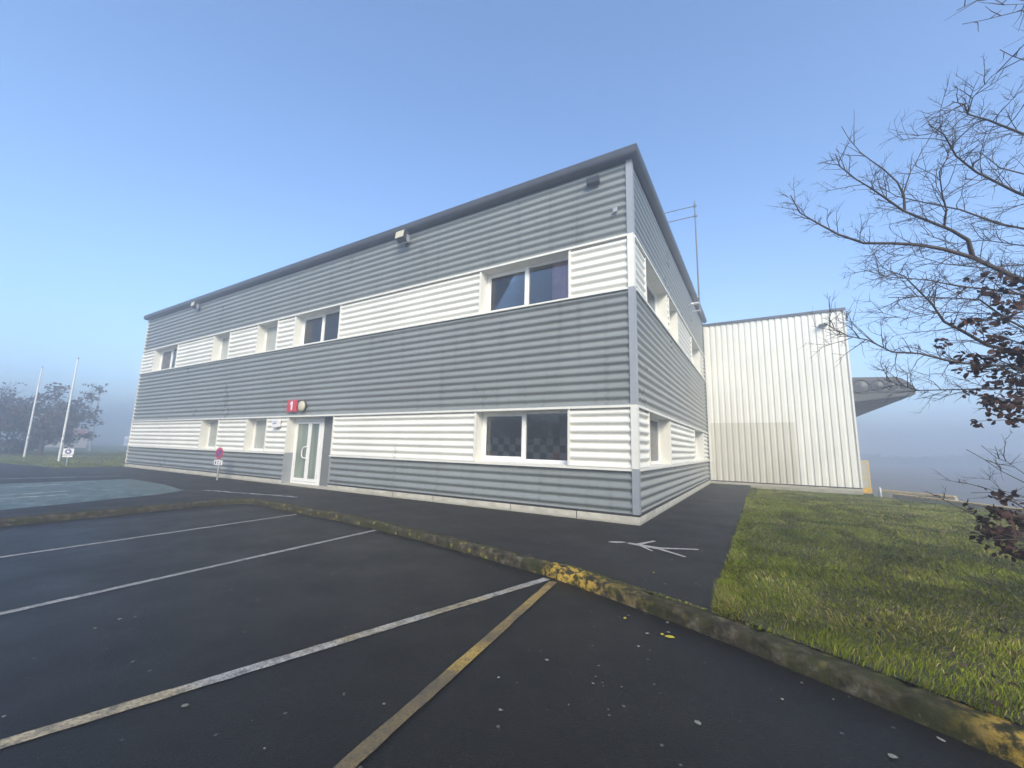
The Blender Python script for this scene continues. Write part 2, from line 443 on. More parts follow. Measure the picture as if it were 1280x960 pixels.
LIMBS = [
 (0.022, [(4.932, -2.715, 3.029), (4.669, -2.899, 3.161), (4.38, -3.09, 3.328), (4.142, -3.216, 3.48), (3.916, -3.356, 3.556), (3.706, -3.47, 3.606), (3.48, -3.56, 3.637), (3.25, -3.636, 3.659), (3.033, -3.761, 3.752), (2.845, -3.869, 3.882), (2.708, -3.975, 3.973), (2.638, -4.0, 4.179)]),
 (0.014, [(4.142, -3.216, 3.48), (4.098, -3.303, 3.637), (3.957, -3.43, 3.714), (3.75, -3.596, 3.788), (3.549, -3.748, 3.866), (3.428, -3.818, 3.982), (3.292, -3.95, 4.068), (3.157, -4.074, 4.139), (3.027, -4.201, 4.239), (2.982, -4.315, 4.314)]),
 (0.008, [(3.555, -3.743, 3.858), (3.56, -3.76, 4.017), (3.529, -3.756, 4.175), (3.431, -3.802, 4.319), (3.33, -3.84, 4.436), (3.253, -3.866, 4.537), (3.154, -3.968, 4.666), (3.119, -3.942, 4.826)]),
 (0.007, [(3.891, -3.475, 3.743), (3.905, -3.54, 3.891), (3.848, -3.677, 3.974), (3.797, -3.845, 4.137), (3.857, -3.899, 4.243), (3.769, -4.081, 4.286)]),
 (0.006, [(3.547, -3.768, 4.016), (3.683, -3.563, 4.357), (3.855, -3.324, 4.681), (4.054, -3.073, 5.05)]),
 (0.016, [(5.118, -2.759, 3.889), (4.68, -3.115, 3.977), (4.467, -3.293, 4.042), (4.225, -3.56, 4.086), (4.069, -3.733, 4.113), (3.879, -3.965, 4.19), (3.75, -4.191, 4.294), (3.596, -4.401, 4.301)]),
 (0.014, [(5.155, -2.85, 4.511), (4.722, -3.195, 4.611), (4.535, -3.404, 4.551), (4.317, -3.658, 4.536), (4.147, -3.861, 4.519), (3.961, -4.054, 4.505), (3.863, -4.285, 4.465), (3.728, -4.482, 4.389)]),
 (0.004, [(3.961, -4.056, 4.519), (3.965, -4.162, 4.582), (4.045, -4.287, 4.644), (4.076, -4.397, 4.611)]),
 (0.014, [(5.032, -2.754, 3.576), (4.756, -2.854, 3.769), (4.471, -2.923, 3.899), (4.2, -2.933, 4.134), (3.869, -3.053, 4.262), (3.697, -3.001, 4.413), (3.571, -2.953, 4.612)]),
 (0.013, [(4.995, -2.664, 2.953), (4.695, -2.813, 3.103), (4.304, -3.025, 3.183), (4.058, -3.106, 3.234), (3.814, -3.168, 3.327), (3.47, -3.333, 3.368), (3.242, -3.392, 3.481)]),
 (0.018, [(5.033, -2.55, 2.45), (4.5, -2.882, 2.545), (4.163, -3.18, 2.586), (3.925, -3.385, 2.722), (3.789, -3.504, 2.787), (3.7, -3.588, 2.95), (3.593, -3.721, 3.043), (3.453, -3.896, 3.163), (3.319, -4.019, 3.197)]),
 (0.013, [(5.026, -2.533, 2.333), (4.459, -2.952, 2.399), (4.071, -3.22, 2.397), (3.815, -3.467, 2.403), (3.554, -3.656, 2.466), (3.315, -3.856, 2.462), (3.115, -4.061, 2.55), (2.945, -4.257, 2.56), (2.759, -4.447, 2.651)]),
 (0.01, [(4.947, -2.545, 2.137), (4.538, -2.812, 2.186), (4.22, -2.958, 2.191), (3.906, -3.067, 2.184), (3.634, -3.209, 2.171), (3.465, -3.311, 2.216), (3.346, -3.323, 2.287)]),
 (0.012, [(4.972, -2.607, 2.564), (4.609, -2.915, 2.694), (4.313, -3.199, 2.816), (4.035, -3.536, 2.951), (3.831, -3.776, 2.921), (3.492, -4.079, 2.892), (3.214, -4.383, 2.83)]),
 (0.024, [(5.074, -2.652, 3.15), (4.685, -2.872, 3.218), (4.56, -2.879, 3.307), (4.327, -3.037, 3.429), (4.172, -3.122, 3.547)]),
 (0.007, [(5.233, -3.042, 5.833), (4.734, -3.504, 5.751), (4.445, -3.817, 5.53), (4.116, -4.138, 5.303), (3.847, -4.505, 5.039)]),
 (0.006, [(5.125, -3.191, 6.296), (4.496, -3.664, 5.959), (4.204, -3.983, 5.662), (3.926, -4.244, 5.404)]),
 (0.005, [(5.179, -3.117, 6.065), (4.752, -3.479, 5.821), (4.513, -3.787, 5.606), (4.249, -4.126, 5.391), (4.032, -4.456, 5.258)]),
 (0.008, [(5.254, -2.889, 5.057), (4.793, -3.312, 5.181), (4.553, -3.556, 5.213), (4.369, -3.828, 5.097), (4.202, -4.075, 5.016)]),
 (0.01, [(5.199, -2.753, 4.124), (4.867, -2.862, 4.299), (4.523, -2.961, 4.492), (4.452, -2.828, 4.795), (4.636, -2.652, 5.141)]),
 (0.01, [(5.088, -2.686, 3.383), (4.7, -2.771, 3.475), (4.373, -2.745, 3.512), (4.082, -2.732, 3.626), (3.869, -2.608, 3.843), (3.641, -2.526, 3.89)]),
 (0.01, [(5.104, -2.725, 3.655), (4.783, -2.743, 3.641), (4.406, -2.744, 3.823), (4.199, -2.631, 3.88), (3.997, -2.482, 4.152)]),
 (0.009, [(5.056, -2.607, 2.839), (4.657, -2.713, 2.906), (4.348, -2.665, 3.034), (4.061, -2.621, 3.109), (3.735, -2.586, 3.092), (3.471, -2.542, 3.244)]),
 (0.006, [(4.89, -2.403, 1.164), (4.338, -2.942, 1.292), (4.057, -3.349, 1.404), (3.842, -3.739, 1.5), (3.625, -4.139, 1.572)]),
 (0.005, [(4.824, -2.449, 1.201), (4.394, -2.812, 1.371), (4.188, -3.137, 1.476), (4.031, -3.389, 1.517), (3.889, -3.585, 1.618)]),
 (0.005, [(4.804, -2.398, 0.851), (4.355, -2.821, 1.046), (4.14, -3.098, 1.15), (3.947, -3.447, 1.234), (3.793, -3.701, 1.275)]),
 (0.007, [(4.979, -2.21, 0.39), (4.608, -2.555, 0.592), (4.36, -2.84, 0.706), (4.082, -3.182, 0.884), (3.865, -3.495, 0.972), (3.625, -3.846, 1.09), (3.41, -4.15, 1.197), (3.304, -4.343, 1.241)]),
 (0.005, [(4.875, -2.159, -0.234), (4.385, -2.714, 0.068), (4.081, -3.244, 0.318), (3.824, -3.807, 0.484), (3.564, -4.336, 0.668)]),
 (0.004, [(4.876, -2.369, 0.931), (4.458, -2.667, 1.001), (4.279, -2.876, 1.097), (4.137, -3.047, 1.197), (3.863, -3.316, 1.19)]),
]
LEAF_CLUMPS = [(4.242, -3.562, 3.094, 8), (4.092, -3.615, 3.013, 5), (4.085, -3.877, 2.808, 6), (4.078, -3.478, 3.135, 3), (4.032, -3.393, 2.644, 5), (3.846, -4.124, 2.618, 5), (3.84, -3.49, 2.604, 2), (4.211, -3.269, 2.576, 8), (4.237, -3.472, 2.636, 8), (4.061, -3.97, 2.363, 12), (4.255, -3.246, 2.346, 14), (3.855, -4.01, 2.227, 10), (4.161, -3.234, 2.24, 10), (4.254, -3.382, 2.19, 12), (4.006, -3.926, 1.999, 16), (3.936, -3.886, 1.967, 12), (3.994, -3.531, 2.024, 8), (3.909, -3.63, 2.031, 4), (4.231, -3.287, 1.895, 8), (4.192, -3.181, 1.889, 4), (3.913, -3.921, 2.286, 6), (3.676, -4.22, 2.308, 3), (4.265, -3.311, 2.83, 5), (4.068, -4.039, 2.644, 8), (4.031, -3.596, 1.003, 14), (3.809, -4.101, 1.075, 12), (3.867, -3.738, 1.068, 6), (3.982, -3.649, 0.89, 16), (3.924, -3.629, 0.834, 10), (3.778, -3.883, 0.902, 8), (3.772, -3.732, 0.903, 4), (3.89, -3.962, 0.798, 10), (3.942, -3.78, 1.194, 3), (3.937, -3.932, 1.128, 8)]

# ================================================================== GROUND
XL, YH = -27.5, 14.32
Z1, LB, LT, UB, UT, ZR = 0.17, 1.136, 2.434, 5.13, 6.36, 8.25

struct(sheet('ground', [(-300, -300), (300, -300), (300, 300), (-300, 300)], -0.40, M['field']))
# lower loading yard at the far right
struct(sheet('loading_yard', [(5.2, 2.0), (60, -40), (200, -40), (200, 110), (5.2, 110)], -0.30, M['yardmat']))

KF = [(-9.45, -30), (-9.45, -20), (-9.5, -12), (-9.6, -7.0), (-9.68, -4.5), (-9.72, -3.1), (-9.62, -2.85), (-9.35, -2.75), (-8.6, -2.74), (-7.07, -2.86), (-5.7, -2.90),
      (-4.25, -3.06), (-2.3, -3.36), (-1.2, -3.58), (-0.16, -3.80), (0.65, -4.09), (1.7, -4.50), (2.27, -4.77), (2.8, -5.03), (3.32, -5.31), (4.2, -5.8), (6.0, -6.9), (12, -11), (30, -24)]

def offset(path, d):
    out = []
    for i, p in enumerate(path):
        a = Vector(path[max(i - 1, 0)]); b_ = Vector(path[min(i + 1, len(path) - 1)])
        t = (b_ - a).normalized(); n = Vector((-t.y, t.x))
        out.append((p[0] + n.x * d, p[1] + n.y * d))
    return out
KB = offset(KF, 0.22)   # back of the kerb (towards the building)

# parking bays: low asphalt
struct(sheet('parking_asphalt', KF + [(30, -60), (-9.45, -60)], -0.12, M['asphalt']))
# raised walkway and the left part of the lot, level with the building
back = KB[:17]
struct(sheet('walkway', [(-9.67, -60), *back, (1.75, -4.2), (1.75, YH + 0.2), (-0.3, YH + 0.2), (-0.3, 0.3), (-27.6, 0.3), (-27.25, -2.5), (-33.7, -3.4), (-60, -6.2), (-110, -11), (-110, -60)], 0.0, M['path']))
# lawn soil, slightly raised inside its edge
lawn_poly = [(1.78, -4.22), *KB[17:], (60, -39), (60, -20), (12.5, 4.2), (8.9, 9.4), (7.9, 11.0), (6.9, 12.6), (5.95, YH - 0.05), (1.78, YH - 0.05)]
def lawn_z(y):
    t_ = min(1.0, max(0.0, (y - 5.0) / 9.0)); return -0.15 * t_ * t_ * (3 - 2 * t_)
def clip_y(poly, ya, yb):
    for s_, lim in ((1, ya), (-1, -yb)):
        out = []
        for i in range(len(poly)):
            p, q = poly[i - 1], poly[i]; a = s_ * p[1] >= lim; b_ = s_ * q[1] >= lim
            if a != b_:
                u = (s_ * lim - p[1]) / (q[1] - p[1]); out.append((p[0] + (q[0] - p[0]) * u, s_ * lim))
            if b_: out.append(q)
        poly = out
        if not poly: return []
    return poly
mb = MB(); cuts = [-60, 5.0] + [5.0 + 9.3 * i / 12 for i in range(1, 13)]
for ya, yb in zip(cuts[:-1], cuts[1:]):
    pc = clip_y(lawn_poly, ya, yb)
    if len(pc) > 2: mb.add([(x, y, 0.015 + lawn_z(y)) for x, y in pc], [tuple(range(len(pc)))])
struct(mb.build('lawn', M['soil']))
# far grass verge at the left, beyond the road
mb = MB(); mb.prism([(-27.6, 0.35), (-27.27, -2.45), (-33.7, -3.35), (-60, -6.15), (-110, -10.9), (-110, 60), (-27.6, 60)], -0.45, 0.03)
struct(mb.build('grass_verge', M['field']))

# kerb with wobble and joints, in stones
def kerb(path, name):
    pts = [Vector(p) for p in path]
    fine = []
    for a, b_ in zip(pts[:-1], pts[1:]):
        L = (b_ - a).length; near = min(abs(a.x), abs(b_.x)) < 12 and a.y > -13
        n = max(1, int(L / (0.07 if near else 1.0)))
        for i in range(n): fine.append(a.lerp(b_, i / n))
    fine.append(pts[-1])
    prof = [(0.0, -0.14), (0.008, -0.06), (0.015, -0.02), (0.035, 0.002), (0.07, 0.012), (0.14, 0.012), (0.215, 0.008), (0.235, -0.02)]
    mb = MB(); vs = []; d = 0; last = None
    for i, p in enumerate(fine):
        a = fine[max(i - 1, 0)]; b_ = fine[min(i + 1, len(fine) - 1)]
        t = (b_ - a).normalized(); nn = Vector((-t.y, t.x))
        if last is not None: d += (p - last).length
        last = p
        joint = (d % 1.0) < 0.075
        for j, (o, z) in enumerate(prof):
            w = noise.noise(Vector((p.x * 3.1, p.y * 3.1, j * 0.9))) * 0.018 + noise.noise(Vector((p.x * 13, p.y * 13, j * 2.1))) * 0.016
            k = 0.022 if joint and j > 0 else 0
            q = p + nn * (o + w * (0.8 if j < 4 else 0.3) + k * (j < 4))
            vs.append((q.x, q.y, z + w * 0.35 * (j > 0) - k * (j >= 2)))
    n = len(prof)
    fs = [(i * n + j, (i + 1) * n + j, (i + 1) * n + j + 1, i * n + j + 1) for i in range(len(fine) - 1) for j in range(n - 1)]
    mb.add(vs, fs, True)
    return mb.build(name, M['kerb'])
struct(kerb(KF, 'kerb'))

# painted markings
def strip(name, p, q, w, z, mat, wob=0.004, seg=0.12):
    p = Vector(p); q = Vector(q); t = (q - p); L = t.length; t.normalize(); nn = Vector((-t.y, t.x))
    k = max(2, int(L / seg)); vs = []
    for i in range(k + 1):
        c = p + t * (L * i / k)
        a = c + nn * (w / 2 + rnd.uniform(-wob, wob)); b_ = c - nn * (w / 2 + rnd.uniform(-wob, wob))
        vs += [(a.x, a.y, z), (b_.x, b_.y, z)]
    mb = MB(); mb.add(vs, [(2 * i, 2 * i + 1, 2 * i + 3, 2 * i + 2) for i in range(k)])
    return struct(mb.build(name, mat))
strip('bay_line', (-6.97, -2.96), (-6.62, -7.8), 0.10, -0.115, M['line'])
strip('bay_line', (-4.19, -3.12), (-3.85, -8.1), 0.10, -0.115, M['line'])
strip('bay_line', (-0.19, -3.88), (-1.42, -8.4), 0.105, -0.115, M['lineyw'])
strip('yellow_line', (-0.07, -3.95), (0.39, -7.9), 0.10, -0.111, M['lineyellow'])
struct(sheet('disabled_bay_paint', [(-18.2, -2.5), (-15, -2.62), (-12.8, -2.9), (-12.1, -3.74), (-11.1, -6.7), (-10.6, -12), (-18.5, -12)], 0.004, M['turquoise']))
strip('bay_line', (-13.6, -5.2), (-12.9, -11), 0.16, 0.008, M['linebright'], 0.04)
strip('bay_line', (-17.0, -4.6), (-16.4, -11), 0.18, 0.008, M['linebright'], 0.04)
strip('bay_line', (-14.6, -5.0), (-14.1, -7.2), 0.13, 0.008, M['linebright'], 0.05)
strip('bay_line', (-20.0, -2.3), (-21.8, -11), 0.14, 0.008, M['linebright'])
strip('bay_line', (-8.9, -1.75), (-12.4, -2.55), 0.10, 0.008, M['linebright'], 0.04)
# faded walking figure on the path: head, body, two arms, two legs
mb = MB()
def blob(cx, cy, a, b_, ang, n=14):
    ca, sa = math.cos(ang), math.sin(ang)
    return [(cx + a * math.cos(t) * ca - b_ * math.sin(t) * sa, cy + a * math.cos(t) * sa + b_ * math.sin(t) * ca, 0.005) for t in [2 * math.pi * k / n for k in range(n)]]
def limb2(p, q, w0, w1):
    p = Vector(p); q = Vector(q); t = (q - p).normalized(); nn = Vector((-t.y, t.x))
    vs = [p + nn * w0 / 2, p - nn * w0 / 2, q - nn * w1 / 2, q + nn * w1 / 2]
    mb.add([(v_.x, v_.y, 0.005) for v_ in vs], [(0, 1, 2, 3)])
mb.add(blob(0.10, -1.83, 0.15, 0.065, 0.6), [tuple(range(14))])
limb2((0.26, -1.79), (0.78, -1.88), 0.10, 0.16)
limb2((0.42, -1.80), (0.60, -1.36), 0.09, 0.06)
limb2((0.46, -1.84), (0.72, -2.12), 0.06, 0.04)
limb2((0.76, -1.86), (1.30, -1.58), 0.085, 0.07)
limb2((0.76, -1.90), (1.20, -2.20), 0.085, 0.06)
for i, v_ in enumerate(mb.v): mb.v[i] = (v_[0], v_[1], 0.005 + 0.0006 * (i // 4))
struct(mb.build('pedestrian_marking', M['pict']))

# ================================================================== OFFICE BUILDING
office = thing('office_building', 'two-storey office with banded grey and white corrugated steel cladding and dark roof edge', 'building')
PITCH = 0.195
KEYS = [(0.0, 0.0), (0.06, 0.03), (0.13, 0.14), (0.20, 0.34), (0.28, 0.62), (0.36, 0.86), (0.43, 0.97), (0.50, 1.0), (0.58, 0.97), (0.66, 0.86), (0.74, 0.66), (0.82, 0.42), (0.90, 0.19), (0.96, 0.05), (1.0, 0.0)]
def prof_at(t):
    """rounded rib: tight hollow, steep underside, flat crest, easy slope back"""
    for (a, p), (b_, q) in zip(KEYS[:-1], KEYS[1:]):
        if a <= t <= b_: return p + (q - p) * (t - a) / (b_ - a)
    return 0.0
PROF = [(t, 0) for t, _ in KEYS[:-1]]

def corr_sheet(mb, side, a0, a1, z0, z1, ph=0.0, depth=0.056, base=0.0):
    """horizontal ribbed sheet. side 'front': runs in x, faces -y ; 'side': runs in y, faces +x"""
    zs = []
    k = math.floor((z0 - ph) / PITCH) - 1
    z = z0
    lv = [z0]
    kk = k
    while True:
        for t, o in PROF:
            zz = ph + (kk + t) * PITCH
            if zz > z0 + 0.004 and zz < z1 - 0.004: lv.append(zz)
        kk += 1
        if ph + kk * PITCH > z1: break
    lv.append(z1)
    def off(zz):
        t = ((zz - ph) / PITCH) % 1.0
        return depth * prof_at(t)
    L = a1 - a0; n = max(1, round(L / 6.2)); cuts = [a0 + L * i / n for i in range(n + 1)]
    for i in range(n):
        b0, b1 = cuts[i], cuts[i + 1] + (0.05 if i < n - 1 else 0)
        up = 0.0025 * (i % 2) + base
        ks = max(1, int((b1 - b0) / 0.8)); xs = [b0 + (b1 - b0) * j / ks for j in range(ks + 1)]
        vs = []
        for x in xs:
            for zz in lv:
                w = noise.noise(Vector((x * 0.7, zz * 1.3, 3.3 if side == 'front' else 9.1))) * 0.003
                o = off(zz) + w + up
                vs.append((x, 0.050 - o, zz) if side == 'front' else (-0.050 + o, x, zz))
        m_ = len(lv)
        fs = []
        for j in range(ks):
            for q in range(m_ - 1):
                f = (j * m_ + q, (j + 1) * m_ + q, (j + 1) * m_ + q + 1, j * m_ + q + 1)
                fs.append(f if side == 'front' else f)
        mb.add(vs, fs, True)

# core walls with openings (dark, behind the sheets)
WF_U = [(-25.9, -23.1), (-19.3, -17.86), (-15.52, -14.1), (-12.9, -10.24), (-4.18, -1.55)]
WF_L = [(-19.36, -17.87), (-15.52, -14.1), (-12.68, -10.07), (-4.18, -1.56)]
WS_U = [(1.25, 4.05), (4.38, 5.9), (9.45, 12.2)]
WS_L = [(1.2, 3.88), (9.2, 12.2)]
def segs(a0, a1, ops):
    out = []; c = a0
    for o0, o1 in ops: out.append((c, o0)); c = o1
    out.append((c, a1)); return out
mb = MB()
def wallrow(z0, z1, fops, sops):
    for a, b_ in segs(XL, -0.06, fops): mb.box(a, b_, 0.055, 0.38, z0, z1)
    for a, b_ in segs(0.38, YH, sops): mb.box(-0.38, -0.055, a, b_, z0, z1)
wallrow(0.0, LB, [WF_L[2]], [])
wallrow(LB, LT, WF_L, WS_L)
wallrow(LT, UB, [], [])
wallrow(UB, UT, WF_U, WS_U)
wallrow(UT, ZR - 0.02, [], [])
mb.box(XL, XL + 0.3, 0.38, YH, 0, ZR - 0.02)
mb.box(XL, 0, YH - 0.3, YH, 0, ZR - 0.02)
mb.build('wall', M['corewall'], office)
# inside: floors and partitions so that the panes look into rooms
mb = MB()
mb.box(XL + 0.3, -0.38, 0.38, YH - 0.3, 0.0, 0.03); mb.box(XL + 0.3, -0.38, 0.38, YH - 0.3, 4.0, 4.3)
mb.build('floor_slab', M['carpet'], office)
mb = MB()
mb.box(XL + 0.3, -0.38, 0.38, YH - 0.3, 3.3, 3.4); mb.box(XL + 0.3, -0.38, 0.38, YH - 0.3, 7.3, 7.4)
for x in (-21.7, -16.8, -13.2, -9.5, -5.2): mb.box(x, x + 0.1, 0.38, 5.0, 0.03, 7.3)
for z0, z1 in ((0.03, 3.3), (4.3, 7.3)): mb.box(XL + 0.3, -5.2, 5.0, 5.1, z0, z1); mb.box(-5.2, -5.1, 5.0, YH - 0.3, z0, z1); mb.box(-5.1, -0.38, 7.4, 7.5, z0, z1)
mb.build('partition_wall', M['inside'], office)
mb = MB(); mb.box(XL - 0.05, 0.05, -0.05, YH, ZR + 0.06, ZR + 0.16); mb.build('roof', M['coping'], office)

# plinth with expansion joints
mb = MB()
xs = [XL, -25.2, -22.9, -20.2, -18.0, -16.1, -14.2, -12.68]
def pl_front(a, b_): mb.box(a + 0.012, b_ - 0.012, -0.028, 0.30, -0.2, Z1 - 0.01)
for a, b_ in zip(xs[:-1], xs[1:]): pl_front(a, b_)
mb.build('plinth', M['concrete'], office, bevel=0.008); mb = MB()
xs = [-10.07, -7.9, -5.5, -3.05, -1.35]
for a, b_ in zip(xs[:-1], xs[1:]): pl_front(a, b_)
mb.box(-1.338, 0.028, -0.028, 0.30, -0.2, Z1 - 0.01)
mb.build('plinth', M['concrete'], office, bevel=0.008); mb = MB()
ys = [0.3, 2.9, 5.6, 8.4, 11.3, YH]
for a, b_ in zip(ys[:-1], ys[1:]): mb.box(-0.3, 0.028, a + 0.012, b_ - 0.012, -0.2, Z1 - 0.01)
mb.build('plinth', M['concrete'], office, bevel=0.008)
mb = MB()
mb.box(XL + 0.02, -12.7, -0.004, 0.29, -0.2, Z1 - 0.02); mb.build('plinth_joint', M['corewall'], office); mb = MB(); mb.box(-10.05, 0.004, -0.004, 0.29, -0.2, Z1 - 0.02); mb.box(-0.29, 0.004, 0.29, YH, -0.2, Z1 - 0.02)
mb.build('plinth_joint', M['corewall'], office)
# drip flashing above the plinth, coloured dark for the shadow under the cladding
mb = MB()
for a, b_ in ((XL, -12.7), (-10.05, 0.03)): mb.box(a, b_, -0.032, 0.05, Z1 + 0.0, Z1 + 0.035)
mb.box(-0.05, 0.032, 0.051, YH, Z1, Z1 + 0.035)
mb.build('drip_flashing', M['dark'], office)

CW = 0.115
PE = -CW
def clad(z0, z1, mat, name, fsegs, ssegs, split=False):
    if not split:
        mb = MB()
        for a, b_ in fsegs: corr_sheet(mb, 'front', a, b_, z0, z1, ph=0.045)
        mb.build(name, mat, office)
        mb = MB()
        for a, b_ in ssegs: corr_sheet(mb, 'side', a, b_, z0, z1, ph=0.045)
        mb.build(name, mat, office)
    else:
        for a, b_ in fsegs:
            mb = MB(); corr_sheet(mb, 'front', a, b_, z0, z1, ph=z1 - 0.02); mb.build(name, mat, office)
        for a, b_ in ssegs:
            mb = MB(); corr_sheet(mb, 'side', a, b_, z0, z1, ph=z1 - 0.02); mb.build(name, mat, office)
clad(Z1 + 0.035, LB - 0.062, M['grey'], 'grey_cladding', [(XL + 0.04, -12.72), (-10.03, PE)], [(CW, YH - 0.02)])
clad(LT + 0.042, UB - 0.062, M['grey'], 'grey_cladding', [(XL + 0.04, PE)], [(CW, YH - 0.02)])
clad(UT + 0.042, ZR, M['grey'], 'grey_cladding', [(XL + 0.04, PE)], [(CW, YH - 0.02)])
J = 0.045   # jamb trim width
def inner(sg, first_lo, last_hi):
    return [(a + (J if i else first_lo), b_ - (J if i < len(sg) - 1 else last_hi)) for i, (a, b_) in enumerate(sg)]
clad(LB, LT, M['white'], 'white_cladding', inner(segs(XL, 0, WF_L), 0.04, CW), inner(segs(0, YH, WS_L), CW, 0.02), True)
clad(UB, UT, M['white'], 'white_cladding', inner(segs(XL, 0, WF_U), 0.04, CW), inner(segs(0, YH, WS_U), CW, 0.02), True)

# corner post, grey beside grey bands and white beside white ones
def post(z0, z1, mat):
    mb = MB()
    mb.prism([(-CW, -0.012), (-CW, -0.03), (0.03, -0.03), (0.03, CW), (0.012, CW), (0.012, -0.012)], z0, z1)
    mb.build('corner_post', mat, office)
post(Z1 + 0.0, LB - 0.01, M['post']); post(LB - 0.01, LT + 0.04, M['trim']); post(LT + 0.04, UB - 0.01, M['post'])
post(UB - 0.01, UT + 0.04, M['trim']); post(UT + 0.04, ZR + 0.02, M['post'])
mb = MB(); mb.box(XL - 0.02, XL + 0.045, -0.01, 0.06, Z1, ZR); mb.build('end_trim', M['trim'], office)
mb = MB(); mb.box(-0.06, 0.012, YH - 0.022, YH, Z1, ZR); mb.build('end_trim', M['post'], office)

# long trims above and sills below the white bands
def band_trims(zb, zt, fo, so):
    mb = MB()
    mb.prism([(-0.042, zt + 0.042), (0.05, zt + 0.042), (0.05, zt), (-0.026, zt), (-0.026, zt - 0.012), (-0.042, zt - 0.012)], XL + 0.02, -CW - 0.002, 'x')
    mb.prism([(0.042, zt + 0.042), (-0.05, zt + 0.042), (-0.05, zt), (0.026, zt), (0.026, zt - 0.012), (0.042, zt - 0.012)], CW + 0.002, YH - 0.03, 'y')
    mb.build('band_trim', M['trim'], office)
    mb = MB()
    gaps = [(XL + 0.02, -CW - 0.002)] if not fo else [(XL + 0.02, fo[0]), (fo[1], -CW - 0.002)]
    for a, b_ in gaps:
        mb.prism([(-0.052, zb - 0.06), (-0.052, zb - 0.018), (0.05, zb), (0.05, zb - 0.06)], a, b_, 'x')
    mb.prism([(0.052, zb - 0.06), (0.052, zb - 0.018), (-0.05, zb), (-0.05, zb - 0.06)], CW + 0.002, YH - 0.03, 'y')
    mb.build('band_sill', M['trim'], office)
band_trims(LB, LT, WF_L[2], None)
band_trims(UB, UT, None, None)

# roof edge: big rounded coping, mitred at the near corner
def coping():
    pr = [(0.03, ZR + 0.0), (0.13, ZR - 0.005), (0.185, ZR + 0.03), (0.205, ZR + 0.08), (0.21, ZR + 0.14), (0.20, ZR + 0.20), (0.165, ZR + 0.25), (0.11, ZR + 0.28), (-0.02, ZR + 0.29), (-0.35, ZR + 0.27), (-0.35, ZR + 0.17)]
    n = len(pr)
    def row(f): return [f(o, z) for o, z in pr]
    mb = MB()
    rows = []
    # joints every ~3 m
    xs = [XL - 0.12 + (27.6) * i / 9 for i in range(9)]
    rows.append(row(lambda o, z: (XL - 0.12, -o, z)))
    for x in xs[1:]:
        rows.append(row(lambda o, z: (x - 0.01, -o, z)))
        rows.append(row(lambda o, z: (x - 0.008, -o - 0.004 * (o > 0), z)))
        rows.append(row(lambda o, z: (x + 0.02, -o - 0.004 * (o > 0), z)))
        rows.append(row(lambda o, z: (x + 0.022, -o, z)))
    rows.append(row(lambda o, z: (o, -o, z)))
    for y in (2.9, 5.8, 8.7, 11.6):
        rows.append(row(lambda o, z: (o, y - 0.01, z))); rows.append(row(lambda o, z: (o + 0.004 * (o > 0), y - 0.008, z)))
        rows.append(row(lambda o, z: (o + 0.004 * (o > 0), y + 0.02, z))); rows.append(row(lambda o, z: (o, y + 0.022, z)))
    rows.append(row(lambda o, z: (o, YH, z)))
    for r0_, r1_ in zip(rows[:-1], rows[1:]):
        mb.add(r0_ + r1_, [(j, n + j, n + j + 1, j + 1) for j in range(n - 1)], True)
    mb.add(rows[0], [tuple(range(n))])
    o = mb.build('roof_coping', M['coping'], office)
    return o
coping()

